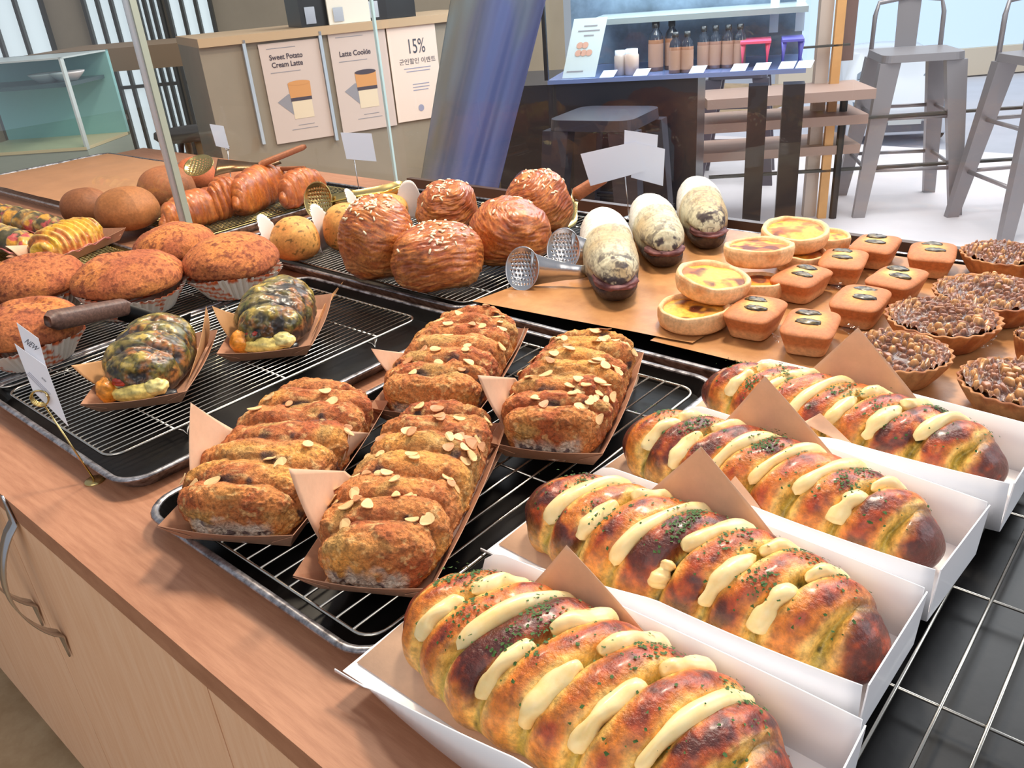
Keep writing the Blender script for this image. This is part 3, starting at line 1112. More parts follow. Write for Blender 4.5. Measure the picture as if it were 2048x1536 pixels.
# ---- domes: generic bun surface
def dome(R, H, nu=90, nv=150, low=0.25, sq=1.0):
    """closed rounded bun, centre on the z axis, resting on z = 0"""
    th = np.linspace(0.012, PI - 0.012, nu)
    ph = np.linspace(0, 2 * PI, nv, endpoint=False)
    TH, PH = np.meshgrid(th, ph, indexing='ij')
    zc = H * low
    s, c = np.sin(TH), np.cos(TH)
    r = R * np.abs(s) ** sq
    z = np.where(c > 0, zc + (H - zc) * c, zc + zc * np.sign(c) * np.abs(c) ** 0.7)
    return TH, PH, np.stack([r * np.cos(PH), r * np.sin(PH), z], -1)


def bun_mesh(name, parent, P, disp, C, m, flip=True):
    N = -grid_normals(P)
    Q = P + N * disp[..., None]
    Q[..., 2] = np.maximum(Q[..., 2], min(0.0, P[..., 2].min()))
    o = mo(name, Q, closed(P.shape[0], P.shape[1], True), m, parent, C)
    return Q, N


# mocha buns in striped cups
def mocha_bun(loc, R, seed, label, hs=1.0, crease=0.0, tilt=(0, 0)):
    t = thing('mocha_bun', label, 'bun', loc, seed * 1.3, 'mocha buns in striped paper cups')
    cr, ch = R * 0.66, R * 0.46
    TH, PH, P = dome(R, R * 0.86 * hs, 100, 170, low=0.30, sq=0.9)
    n1 = fbm(P, 14, 3, seed)
    n2 = fbm(P, 190, 2, seed + 3)
    top = smooth(0.2, 0.9, np.cos(TH))
    disp = 0.016 * (n1 - 0.5) + 0.0016 * (n2 - 0.5)
    if crease:
        line = np.abs(np.sin(PH * 1.0 + seed) * np.sin(TH) + 0.25 * (n1 - 0.5) * 4 - 0.1)
        disp = disp - crease * (1 - smooth(0.0, 0.22, line)) * top
    C = mix(np.broadcast_to(lin(184, 106, 60), P.shape), lin(200, 122, 62), smooth(0.45, 0.65, fbm(P, 16, 2, seed + 4)))
    C = mix(C, lin(164, 86, 52), smooth(0.50, 0.70, fbm(P, 22, 2, seed + 8)) * 0.8)
    C = mix(C, lin(120, 56, 32), smooth(0.54, 0.70, n2) * 0.85)
    P[..., 2] += ch * 0.86
    bun_mesh('bun_top', t, P, disp, C, M_matte)
    # pleated cup
    npl, nz = 46, 12
    nv = npl * 4
    V, Cc = [], []
    for k in range(nz):
        v = k / (nz - 1)
        for j in range(nv):
            a = 2 * PI * j / nv
            rr = cr + (R * 0.97 - cr) * v
            rr += (0.0022 * (0.4 + v)) * (1 if (j // 2) % 2 else -1) * (0.6 if j % 2 else 1)
            zz = ch * v * (1 + 0.16 * math.sin(a * 2 + seed) * v)
            V.append((rr * math.cos(a), rr * math.sin(a), zz))
            blk = (int(a / (2 * PI) * 9 + v * 0.7)) % 2
            if blk:
                st = (int(v * 8 + a * 3.0) % 2 == 0)
            else:
                st = (v > 0.82 and (j // 6) % 2 == 0)
            Cc.append(lin(222, 110, 58) if st else lin(238, 226, 212))
    F = grid_faces(nz, nv).tolist() + [list(range(nv))[::-1]]
    o = mo('paper_cup', V, F, M_paper_attr, t, Cc, sm=False)
    solidify(o, 0.0004)
    return t


ML = ['mocha bun at the left edge, front one behind the NEW card', 'mocha bun at the far left, partly hidden behind the front one', 'mocha bun with creased top above the walnut handle',
      'mocha bun nearest the herb buns, its striped cup fully seen', 'mocha bun farthest back, below the glass edge post']
MPX = [(84, 740, 196, 0.10, 1.0), (98, 640, 190, 0.09, 0.95), (285, 640, 206, 0.10, 0.85), (483, 600, 183, 0.0, 0.95), (369, 560, 158, 0.0, 1.0)]
for i, (u, v, wpx, cr, hs) in enumerate(MPX):
    loc, R = place(u, v, wpx, 0.66)
    mocha_bun((loc[0], loc[1], 0.002), R, 3 + i, ML[i], hs * 0.92, 0.006 if cr else 0.0)

# croissant buns with pearl sugar
def sugar_stick():
    V, F = [], []
    mb = MB()
    mb.tube([(-0.0032, 0, 0), (-0.0020, 0, 0.0002), (0.002, 0, 0.0003), (0.0032, 0, 0)], 0.0012, 7, radii=[0.0007, 0.0013, 0.0013, 0.0007])
    o = mb.build('sugar_grain', M_sugar, None, sm=True)
    return o
STICK = sugar_stick()
STICK_ME = STICK.data
bpy.data.objects.remove(STICK)

def layered_bun(loc, R, H, seed, label, n_sugar=45, dark=False, rz=0.0, sug_c=(0, 0), sug_s=0.6):
    rnd = random.Random(seed)
    t = thing('croissant_bun', label, 'bun', loc, rz, 'layered croissant buns with sugar')
    TH, PH, P = dome(R, H, 150, 230, low=0.40, sq=0.70)
    n1 = fbm(P, 13, 3, seed)
    dirv = np.array([0.45 * math.cos(seed * 1.7), 0.45 * math.sin(seed * 1.7), 0.85])
    Pw = P + 0.030 * (n1 - 0.5)[..., None] * dirv
    Ps = Pw + (Pw @ dirv)[..., None] * dirv * 7.0
    lay = fbm(Ps, 42, 4, seed + 21)
    lay2 = fbm(Ps, 120, 2, seed + 25)
    disp = 0.0042 * (lay - 0.5) + 0.0016 * (lay2 - 0.5) + 0.022 * (n1 - 0.5) + 0.012 * (fbm(P, 26, 2, seed + 3) - 0.5)
    low_ = 1 - smooth(0.12, 0.5, P[..., 2] / H)
    C = mix(np.broadcast_to(lin(168, 88, 40), P.shape), lin(200, 122, 58), smooth(0.38, 0.66, lay))
    C = mix(C, lin(150, 66, 36), smooth(0.5, 0.72, fbm(P, 20, 3, seed + 5)) * 0.8)
    C = mix(C, lin(224, 160, 96), low_ * smooth(0.40, 0.62, fbm(P * np.array([1, 1, 5]), 26, 2, seed + 6)) * 0.75)
    C = mix(C, lin(120, 54, 28), smooth(0.54, 0.70, lay2) * 0.6)
    if dark:
        dx = np.linalg.norm(P - P[28, 150], axis=-1)
        C = mix(C, lin(60, 26, 44), 1 - smooth(0.012, 0.020, dx + 0.006 * (n1 - 0.5)))
    Q, N = bun_mesh('crust', t, P, disp, C, M_gloss)
    for k in range(n_sugar):
        for _ in range(20):
            x, y = rnd.gauss(sug_c[0], sug_s) * R, rnd.gauss(sug_c[1], sug_s) * R
            if x * x + y * y < (R * 0.93) ** 2:
                break
        q = np.hypot(Q[:65, :, 0] - x, Q[:65, :, 1] - y)
        i, j = np.unravel_index(np.argmin(q), q.shape)
        o = bpy.data.objects.new('sugar_grain', STICK_ME)
        COL.objects.link(o)
        o.parent = t
        M = frame_from(N[i, j], rnd.uniform(0, 6.3)).to_4x4()
        M.translation = Vector(Q[i, j] + N[i, j] * 0.0007)
        s_ = rnd.uniform(1.15, 1.6)
        o.matrix_local = M @ Matrix.Diagonal((s_, s_, s_, 1))
    return t


SBL = ['large croissant bun in the front of its rack, sprinkled with sugar', 'tall croissant bun at the left, thickly sugared and beside the herb buns',
       'croissant bun at the right beside the steel tongs, few sugar grains', 'smallest looking croissant bun at the back centre of the group', 'croissant bun at the back right with a dark jam spot']
SPX = [(882, 600, 184, 50, 0.112), (770, 574, 150, 60, 0.148), (1022, 545, 156, 10, 0.122), (902, 472, 124, 40, 0.105), (1082, 480, 134, 32, 0.130)]
for i, (u, v, wpx, ns_, hh) in enumerate(SPX):
    loc, R = place(u, v, wpx, 0.95)
    layered_bun((loc[0], loc[1], 0.001), R, hh, 13 + i * 3, SBL[i], ns_, dark=(i == 4), rz=-0.8, sug_c=(0.28, 0.0) if i != 2 else (-0.1, 0.1), sug_s=0.42)

# herb buns with glassine fins
def herb_bun(loc, R, H, seed, label, fins):
    t = thing('herb_bun', label, 'bun', loc, 0.0, 'herb buns in white paper')
    TH, PH, P = dome(R, H, 80, 120, low=0.42, sq=0.8)
    n1 = fbm(P, 20, 3, seed)
    C = mix(np.broadcast_to(lin(206, 138, 70), P.shape), lin(222, 160, 84), smooth(0.4, 0.65, n1))
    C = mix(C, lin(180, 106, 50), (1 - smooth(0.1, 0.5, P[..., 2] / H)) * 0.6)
    C = mix(C, lin(112, 82, 34), smooth(0.66, 0.72, fbm(P, 150, 2, seed + 3)) * 0.9)
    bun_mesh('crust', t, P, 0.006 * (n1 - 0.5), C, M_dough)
    return t


def paper_fin(loc, ang, w, h, label):
    """rounded pleated sheet of white paper standing on edge"""
    nx, nz = 36, 14
    V = []
    for k in range(nz):
        v = k / (nz - 1)
        for j in range(nx):
            u = -1 + 2 * j / (nx - 1)
            x = w * u * (0.75 + 0.25 * math.sin(PI * v * 0.5))
            top = h * math.sqrt(max(0.02, 1 - abs(u) ** 2.4))
            V.append((x, 0.0012 * (1 if j % 2 else -1) * v + 0.01 * v * v * (1 - u * u) - 0.012 * u * u, top * v))
    o = mo('paper_wrapper', V, grid_faces(nx=nx, nu=nz, nv=nx, wrap=False) if False else grid_faces(nz, nx, False), M_wpaper)
    o.location = loc
    o.rotation_euler = (0, 0, ang)
    solidify(o, 0.0004)
    finish(o, label, 'paper wrapper', 'white paper wrappers of the herb buns')
    return o


HPX = [(601, 530, 96, 0.088), (702, 508, 94, 0.096)]
for i, (u, v, wpx, hh) in enumerate(HPX):
    loc, R = place(u, v, wpx, 0.85)
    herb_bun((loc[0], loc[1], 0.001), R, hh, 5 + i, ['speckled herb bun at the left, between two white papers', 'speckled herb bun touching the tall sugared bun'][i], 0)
    dv = np.array([loc[0], loc[1]]) / math.hypot(loc[0], loc[1])
    rt = np.array([-dv[1], dv[0]]) * -1
    a_ = math.atan2(rt[1], rt[0])
    pl = np.array(loc[:2]) - rt * R * 1.06 + dv * 0.012
    paper_fin((pl[0], pl[1], 0.002), a_ + 1.05, R * 0.75, 0.098, ['white pleated paper on the left of the left herb bun', 'white pleated paper between the two herb buns'][i])
H3, R3 = place(775, 455, 92, 0.85)
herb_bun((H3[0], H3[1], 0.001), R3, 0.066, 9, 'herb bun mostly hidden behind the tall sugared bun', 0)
f1 = W(672, 475, 0.0)
pf = Wp(667, 420, (H3[0], H3[1], 0), (0.68, -0.73, 0))
dv = np.array([H3[0], H3[1]]) / math.hypot(H3[0], H3[1])
rt = np.array([dv[1], -dv[0]])
a_ = math.atan2(rt[1], rt[0])
q_ = np.array(H3[:2]) + rt * R3 * 1.1
paper_fin((q_[0], q_[1], 0.002), a_ - 0.25, R3 * 0.62, 0.088, 'white pleated paper right of the hidden herb bun')
q_ = np.array(H3[:2]) - rt * R3 * 1.35
paper_fin((q_[0], q_[1], 0.002), a_ + 1.1, R3 * 0.5, 0.086, 'white pleated paper left of the hidden herb bun')

# round brown loaves behind the glass
def round_loaf(loc, R, H, seed, label, col=(150, 90, 50)):
    t = thing('round_loaf', label, 'bread', loc, seed, 'round brown loaves behind the glass')
    TH, PH, P = dome(R, H, 60, 90, low=0.38, sq=0.75)
    n1 = fbm(P, 16, 3, seed)
    c = lin(col)
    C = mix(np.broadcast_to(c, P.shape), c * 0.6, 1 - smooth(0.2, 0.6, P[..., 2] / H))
    C = mix(C, c * 1.3, smooth(0.5, 0.7, n1) * 0.6)
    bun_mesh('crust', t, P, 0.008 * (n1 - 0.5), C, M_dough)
    return t


RPX = [(183, 450, 92, 0.085, (150, 92, 54), 'leftmost of the round brown loaves'), (268, 466, 120, 0.10, (168, 106, 58), 'largest round brown loaf, second from the left'),
       (345, 425, 112, 0.11, (160, 96, 54), 'round brown loaf directly behind the glass edge post'), (402, 392, 80, 0.10, (190, 102, 60), 'reddish round loaf under the perforated tongs'),
       (478, 388, 92, 0.055, (170, 104, 66), 'flat brown loaf behind the middle croissants')]
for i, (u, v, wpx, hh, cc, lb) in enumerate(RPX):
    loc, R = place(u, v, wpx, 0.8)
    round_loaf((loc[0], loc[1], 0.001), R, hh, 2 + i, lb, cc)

# glossy croissants
def croissant(u1, v1, u2, v2, w, h, seed, label):
    c, L, ang = ends(u1, v1, u2, v2, 0.02)
    t = thing('croissant', label, 'croissant', (c[0], c[1], 0.001), ang, 'glossy croissants behind the glass')
    nu, nv = 150, 100
    T, A, P = loaf_surface(L, w, h, nu, nv, pe=1.9, bot=0.35, q=0.95)
    P[..., 1] += 0.018 * (1 - T ** 2) 
    N = grid_normals(P)
    n1 = fbm(P, 30, 2, seed)
    s = np.abs(T) * 3.4 + 0.15 * np.cos(A) + 0.3 * (n1 - 0.5)
    fr = s - np.floor(s)
    ridge = np.sin(PI * fr) ** 0.5
    fine = 4 * (fbm(P * np.array([7.0, 1, 1]), 42, 3, seed + 2) - 0.5)
    P = P + N * (0.006 * (ridge - 0.6) + 0.0006 * fine + 0.006 * (n1 - 0.5))[..., None]
    P[..., 2] = np.maximum(P[..., 2], 0)
    C = mix(np.broadcast_to(lin(180, 92, 38), P.shape), lin(216, 132, 56), smooth(-0.3, 0.9, fine) * 0.5 + 0.4 * (1 - ridge))
    C = mix(C, lin(140, 64, 32), smooth(0.5, 0.7, fbm(P, 40, 2, seed + 4)) * 0.6)
    mo('crust', P, closed(nu, nv), M_gloss, t, C)
    return t


croissant(325, 462, 478, 412, 0.085, 0.085, 4, 'glossy croissant nearest, just right of the glass edge post')
croissant(424, 432, 500, 410, 0.08, 0.10, 5, 'small glossy croissant, second from the left in the row')
croissant(475, 428, 580, 376, 0.085, 0.105, 6, 'large glossy croissant in the middle of the row')
croissant(568, 412, 652, 378, 0.075, 0.09, 7, 'glossy croissant at the right end of the row')

# ham and cheese breads at far left
def ham_bread(u1, v1, u2, v2, w, h, seed, label, golden=False, z=0.01):
    c, L, ang = ends(u1, v1, u2, v2, z)
    t = thing('ham_cheese_bread', label, 'bread', (c[0], c[1], 0.004), ang, 'ham and cheese breads')
    nu, nv = 150, 90
    T, A, P = loaf_surface(L, w, h, nu, nv, pe=2.4, bot=0.35, q=0.9)
    N = grid_normals(P)
    n1 = fbm(P, 60, 3, seed)
    top = smooth(-0.1, 0.5, np.sin(A))
    rid = np.sin(T * 34 + 3 * n1 + np.cos(A) * 2)
    P = P + N * (0.004 * rid * top + 0.008 * (n1 - 0.5))[..., None]
    P[..., 2] = np.maximum(P[..., 2], 0)
    if golden:
        C = mix(np.broadcast_to(lin(190, 112, 50), P.shape), lin(226, 176, 92), smooth(0.2, 0.9, rid))
        C = mix(C, lin(232, 180, 62), smooth(0.5, 0.62, fbm(P, 30, 2, seed + 3)) * top)
        C = mix(C, lin(170, 96, 84), (1 - smooth(0.1, 0.4, P[..., 2] / h)) * 0.8)
    else:
        C = mix(np.broadcast_to(lin(120, 92, 54), P.shape), lin(196, 164, 96), smooth(0.1, 0.9, rid) * top)
        C = mix(C, lin(72, 64, 36), smooth(0.48, 0.6, fbm(P, 44, 2, seed + 3)))
        C = mix(C, lin(214, 150, 50), smooth(0.55, 0.68, fbm(P, 36, 2, seed + 5)) * top)
        C = mix(C, lin(188, 80, 74), smooth(0.62, 0.7, fbm(P, 50, 2, seed + 7)))
    mo('crust', P, closed(nu, nv), M_gloss, t, C)
    # slices of ham poking out
    V = []
    for k in range(9):
        x = -L * 0.36 + L * 0.72 * k / 8
        V += [(x, -w * 0.30, 0.010), (x + 0.004, -w * 0.56, 0.020 + 0.004 * math.sin(k * 2.1))]
    F = [(2 * k, 2 * k + 2, 2 * k + 3, 2 * k + 1) for k in range(8)]
    solidify(mo('ham_slice', V, F, mat('pink_ham', (196, 110, 100), rough=0.4, coat=0.3), t), 0.0025)
    return t


ham_bread(-60, 432, 150, 478, 0.075, 0.052, 2, 'dark green and yellow topped long bread at the left edge, rear one')
ham_bread(-70, 468, 82, 512, 0.075, 0.050, 3, 'dark green and yellow topped long bread at the left edge, front one')
ham_bread(78, 528, 200, 478, 0.10, 0.070, 4, 'golden cheese topped ham bread beside the gold tinted wire rack', True)
cb, Lb, ab = ends(78, 534, 205, 480, 0.0)
kraft_boat(cb, ab - PI / 2, 0.105, Lb * 0.98, 'brown card boat holding the golden ham bread')
f_ = boat_frame(cb, ab - PI / 2)
liner('baking_paper', 'tan paper liner with points beside the golden ham bread',
      [flap('', (f_(0.052, -0.05, 0.01), f_(0.052, 0.10, 0.01), Wp(240, 463, f_(0.062, 0, 0), (math.cos(ab - PI / 2), math.sin(ab - PI / 2), 0))), '', bend=0.004),
       flap('', (f_(-0.054, -0.09, 0.01), f_(-0.054, 0.02, 0.01), Wp(10, 492, f_(-0.075, 0, 0), (math.cos(ab - PI / 2), math.sin(ab - PI / 2), 0))), '', bend=0.004)])

# golden cream breads
def cream_bread(u1, v1, u2, v2, w, h, seed, label, z=0.02):
    c, L, ang = ends(u1, v1, u2, v2, z)
    t = thing('cream_filled_bread', label, 'bread', (c[0], c[1], 0.006), ang, 'pale powdered breads with brown filling')
    nu, nv = 190, 140
    T, A, P = loaf_surface(L, w, h, nu, nv, pe=3.0, bot=0.45, q=0.9)
    N = grid_normals(P)
    n1 = fbm(P * np.array([1, 3.5, 3.5]), 26, 4, seed)
    n2 = fbm(P * np.array([3.0, 1, 1]), 60, 3, seed + 1)
    s = np.sin(A)
    band = smooth(0.06, 0.10, T + 0.10 * np.cos(A * 1.0) - 0.0)     # the rear half is plain cream
    mouth = smooth(0.62, 0.72, -T) * (1 - smooth(-0.10, 0.12, s + 0.0)) 
    disp = 0.003 * (n2 - 0.5) + 0.0022 * band
    disp = disp - 0.010 * smooth(0.45, 0.7, -T) * np.exp(-((s + 0.05) / 0.16) ** 2)
    P = P + N * disp[..., None]
    P[..., 2] = np.maximum(P[..., 2], 0)
    cream = lin(190, 182, 154)
    gold = lin(170, 136, 84)
    C = mix(np.broadcast_to(cream, P.shape), gold, smooth(0.35, 0.7, fbm(P, 15, 2, seed + 4)) * 0.7)
    crk = smooth(0.80, 0.95, 1 - np.abs(2 * n1 - 1) * 1.6) * smooth(0.4, 0.55, fbm(P, 20, 2, seed + 12) + 0.06)
    endd = smooth(0.55, 0.95, -T + (fbm(P, 40, 2, seed + 7) - 0.5) * 0.4)
    C = mix(C, lin(84, 72, 66), crk * 0.85 * (1 - band) * (0.5 + 0.5 * endd))
    C = mix(C, lin(60, 48, 50), endd * smooth(0.46, 0.62, fbm(P, 90, 3, seed + 9)) * (1 - band))
    C = mix(C, lin(212, 210, 202), band)
    C = mix(C, lin(210, 196, 176), band * smooth(0.56, 0.62, n2) * 0.6)
    under = 1 - smooth(-0.45, -0.25, s)
    C = mix(C, lin(58, 44, 44), smooth(0.35, 0.5, -T) * (1 - smooth(-0.12, 0.0, s)) * 0.95)
    mo('crust', P, closed(nu, nv), M_dough, t, C)
    # purple brown filling showing at the near end
    V = []
    n, m = 24, 20
    th, ph = np.meshgrid(np.linspace(0.05, PI - 0.05, n), np.linspace(0, 2 * PI, m, endpoint=False), indexing='ij')
    D = np.stack([np.sin(th) * np.cos(ph), np.sin(th) * np.sin(ph), np.cos(th)], -1)
    r = 1 + 0.45 * (fbm(D * 1.0 + seed, 3.2, 3, seed) - 0.5)
    V = D * r[..., None] * np.array([L * 0.13, w * 0.40, 0.012]) + np.array([-L * 0.385, 0, h * 0.40])
    Cc = mix(np.broadcast_to(lin(132, 84, 84), V.shape), lin(92, 52, 54), smooth(0.4, 0.65, fbm(V, 90, 2, seed)))
    mo('bean_filling', V, grid_faces(n, m), M_dough, t, Cc)
    return t


cream_bread(1236, 598, 1203, 468, 0.094, 0.082, 21, 'pale powdered long bread nearest, its brown filling showing at the end')
cream_bread(1335, 528, 1293, 438, 0.088, 0.080, 24, 'pale powdered long bread in the middle of the three')
cream_bread(1420, 492, 1388, 405, 0.088, 0.084, 27, 'pale powdered long bread at the right, behind the egg tarts')

# egg tarts
def egg_tart(loc, R, seed, label, tilt=(0, 0), h=0.032):
    t = thing('egg_tart', label, 'tart', loc, seed * 0.9, 'egg tarts in a heap')
    t.rotation_euler = (tilt[0], tilt[1], seed * 0.9)
    nv, prof = 90, []
    #            r      z
    prof = [(0.02, 0.0), (0.80, 0.0), (0.92, 0.15), (0.985, 0.5), (1.0, 0.82), (0.97, 0.97), (0.91, 1.0), (0.85, 0.94), (0.81, 0.78), (0.79, 0.66)]
    # subdivide profile
    pr = []
    for i in range(len(prof) - 1):
        for k in range(3):
            f = k / 3
            pr.append((prof[i][0] * (1 - f) + prof[i + 1][0] * f, prof[i][1] * (1 - f) + prof[i + 1][1] * f))
    pr.append(prof[-1])
    nu = len(pr)
    ph = np.linspace(0, 2 * PI, nv, endpoint=False)
    r = np.array([p[0] for p in pr])[:, None] * R
    z = np.array([p[1] for p in pr])[:, None] * h
    P = np.stack([r * np.cos(ph), r * np.sin(ph), z + 0 * ph], -1)
    n1 = fbm(P, 38, 2, seed)
    up = np.array([p[1] for p in pr])[:, None]
    P[..., 0] *= 1 + 0.10 * (n1 - 0.5) * up
    P[..., 1] *= 1 + 0.10 * (n1 - 0.5) * up
    P[..., 2] += 0.007 * (fbm(P, 30, 2, seed + 2) - 0.5) * up
    C = mix(np.broadcast_to(lin(238, 192, 140), P.shape), lin(214, 146, 88), smooth(0.55, 0.7, fbm(P, 34, 2, seed + 4)) * 0.7)
    mo('tart_shell', P, grid_faces(nu, nv)[:, ::-1], M_dough, t, C)
    nr = 26
    rr = np.linspace(0.01, 0.815, nr)[:, None] * R
    Q = np.stack([rr * np.cos(ph), rr * np.sin(ph), h * 0.78 + 0 * rr * ph], -1)
    n2 = fbm(Q, 36, 3, seed + 6)
    Q[..., 2] += 0.007 * (n2 - 0.45) + 0.003 * (1 - (rr / R) ** 2)
    C = mix(np.broadcast_to(lin(232, 160, 56), Q.shape), lin(190, 96, 32), smooth(0.48, 0.62, n2))
    C = mix(C, lin(112, 50, 28), smooth(0.58, 0.68, fbm(Q, 42, 2, seed + 8)))
    C = mix(C, lin(236, 202, 92), smooth(0.5, 0.7, fbm(Q, 24, 2, seed + 9)) * 0.6)
    mo('custard', Q, grid_faces(nr, nv), mat('baked_custard', attr=True, rough=0.5, spec=0.35, noise=(150, 0.2), bump=(160, 0.4, 0.001)), t, C)
    return t


TP = [  # px centre of the top rim ellipse, width px, z base, tilt
    (1387, 612, 146, 0.004, (0, 0), 'egg tart at the very front of the heap, lying flat'),
    (1421, 548, 150, 0.037, (0.10, -0.14), 'egg tart leaning on top of the front one'),
    (1518, 560, 100, 0.004, (0, 0), 'egg tart low in the heap, half hidden between others'),
    (1518, 490, 138, 0.040, (0.06, -0.06), 'egg tart on top of the heap in its middle'),
    (1590, 455, 132, 0.040, (0.0, 0.1), 'egg tart with a burnt spot at the back top of the heap'),
    (1602, 505, 100, 0.004, (0, 0), 'egg tart at the bottom behind the middle of the heap'),
    (1655, 470, 90, 0.004, (0, 0), 'egg tart at the back right beside the financiers'),
]
for i, (u, v, wpx, zb, tl, lb) in enumerate(TP):
    c = W(u, v, zb + 0.030)
    R = wpx / 2 * depth(c) / FOC
    egg_tart((c[0], c[1], zb), R, 2 + i, lb, tl)

# financiers
def crinkle(parent, pts):
    pass


def financier(loc, rz, seed, label, a=0.036, b=0.050, h=0.040):
    t = thing('financier_cake', label, 'cake', loc, rz, 'small loaf cakes with dark fruit')
    nu, nv = 46, 96
    ph = np.linspace(0, 2 * PI, nv, endpoint=False)
    def sup(rx, ry, e=5.0):
        k = (np.abs(np.cos(ph)) ** e + np.abs(np.sin(ph)) ** e) ** (-1 / e)
        return np.stack([rx * k * np.cos(ph), ry * k * np.sin(ph)], -1)
    rows = []
    for i in range(nu):
        v = i / (nu - 1)
        if v < 0.08:
            f = v / 0.08
            q = sup(a * 0.74 * f + 1e-4, b * 0.74 * f + 1e-4)
            z = np.zeros(nv)
        elif v < 0.55:
            f = (v - 0.08) / 0.47
            q = sup(a * (0.74 + 0.26 * f), b * (0.74 + 0.26 * f))
            z = np.full(nv, h * 0.80 * f)
        else:
            f = (v - 0.55) / 0.45
            k = math.cos(f * PI / 2)
            q = sup(a * max(k, 0.004) ** 0.8, b * max(k, 0.004) ** 0.8, 5 - 2.6 * f)
            z = np.full(nv, h * (0.80 + 0.24 * math.sin(f * PI / 2)))
        rows.append(np.concatenate([q, z[:, None]], -1))
    P = np.array(rows)
    n1 = fbm(P, 26, 2, seed)
    top = smooth(h * 0.7, h * 0.84, P[..., 2])
    P[..., 2] += 0.004 * (n1 - 0.5) * top
    C = mix(np.broadcast_to(lin(186, 112, 64), P.shape), lin(220, 166, 116), (1 - smooth(h * 0.25, h * 0.5, P[..., 2])) * 0.9)
    rad = np.hypot(P[..., 0] / a, P[..., 1] / b)
    C = mix(C, lin(226, 150, 76), top * (1 - smooth(0.35, 0.8, rad + 0.5 * (n1 - 0.5))))
    C = mix(C, lin(250, 208, 128), top * (1 - smooth(0.12, 0.4, rad + 0.6 * (n1 - 0.5))) * 0.8)
    mo('cake_body', P, grid_faces(nu, nv)[:, ::-1], M_dough, t, C)
    rnd = random.Random(seed)
    for (px_, py_) in ((rnd.uniform(-0.010, 0.004), 0.018), (rnd.uniform(-0.002, 0.010), -0.014)):
        n, m = 14, 18
        th, p2 = np.meshgrid(np.linspace(0.1, PI - 0.1, n), np.linspace(0, 2 * PI, m, endpoint=False), indexing='ij')
        D = np.stack([np.sin(th) * np.cos(p2), np.sin(th) * np.sin(p2), np.cos(th)], -1)
        r = 1 + 0.5 * (fbm(D + seed + px_ * 99, 2.8, 2, seed) - 0.5)
        V = D * r[..., None] * np.array([0.0165, 0.0100, 0.0040]) + np.array([px_, py_, h * 1.015])
        C2 = mix(np.broadcast_to(lin(52, 40, 28), V.shape), lin(116, 100, 58), smooth(0.5, 0.7, fbm(V, 300, 2, seed)))
        mo('dark_fruit', V, grid_faces(n, m), M_gloss, t, C2)
    return t


FP = [(1512, 612, 'small loaf cake at the front left, next to the front egg tart'), (1622, 640, 'small loaf cake at the front, nearest the rearmost white box'),
      (1604, 545, 'small loaf cake left of centre, against the egg tarts'), (1722, 590, 'small loaf cake in the middle with the pale top'),
      (1688, 512, 'small loaf cake behind the centre with two dark fruits'), (1795, 548, 'small loaf cake beside the nut tarts, front one on the right'),
      (1752, 482, 'small loaf cake at the back, second from the right'), (1866, 498, 'small loaf cake at the back right with a round dark fruit')]
for i, (u, v, lb) in enumerate(FP):
    c = W(u, v, 0.042)
    financier((c[0], c[1], 0.0035), -0.02 + 0.16 * math.sin(i * 2.1) + 0.1, 3 + i, lb)

# nut tarts
def nut_tart(loc, R, seed, label, h=0.036):
    t = thing('nut_tart', label, 'tart', loc, seed * 0.7, 'fluted nut tarts')
    nv = 150
    prof = [(0.02, 0.0), (0.68, 0.0), (0.80, 0.30), (0.92, 0.70), (1.0, 1.0), (0.97, 1.03), (0.93, 0.97), (0.90, 0.86)]
    pr = []
    for i in range(len(prof) - 1):
        for k in range(4):
            f = k / 4
            pr.append((prof[i][0] * (1 - f) + prof[i + 1][0] * f, prof[i][1] * (1 - f) + prof[i + 1][1] * f))
    pr.append(prof[-1])
    nu = len(pr)
    ph = np.linspace(0, 2 * PI, nv, endpoint=False)
    up = np.array([p[1] for p in pr])[:, None]
    flute = 0.030 * np.sin(ph * 24) * np.clip(up * 1.4, 0, 1)
    r = np.array([p[0] for p in pr])[:, None] * R * (1 + flute)
    P = np.stack([r * np.cos(ph), r * np.sin(ph), up * h + 0 * ph], -1)
    P[..., 2] += 0.004 * (fbm(P, 40, 2, seed) - 0.5) * up
    C = mix(np.broadcast_to(lin(186, 126, 76), P.shape), lin(156, 92, 52), smooth(0.45, 0.65, fbm(P, 44, 2, seed + 2)))
    mo('tart_shell', P, grid_faces(nu, nv)[:, ::-1], M_dough, t, C)
    nr = 70
    rr = np.linspace(0.005, 0.93, nr)[:, None] * R
    Q = np.stack([rr * np.cos(ph), rr * np.sin(ph), h * 0.94 + 0 * rr * ph], -1)
    warp = Q * np.array([1, 1.6, 1]) + 0.004 * fbm(Q, 60, 2, seed)[..., None]
    d, e, rid = worley(warp, 84, seed)
    edge = smooth(0.05, 0.4, e)
    Q[..., 2] += 0.0070 * edge * (0.5 + 0.8 * rid) + 0.006 * (1 - (rr / R) ** 2) + 0.008 * (fbm(Q, 30, 2, seed + 1) - 0.5)
    C = mix(np.broadcast_to(lin(80, 44, 32), Q.shape), lin(158, 100, 68), edge)
    C = mix(C, lin(206, 150, 92), edge * smooth(0.62, 0.8, rid))
    C = mix(C, lin(122, 74, 54), edge * smooth(0.5, 0.2, rid) if False else edge * (1 - smooth(0.15, 0.45, rid)) * 0.8)
    mo('nut_filling', Q, grid_faces(nr, nv), M_gloss, t, C)
    return t


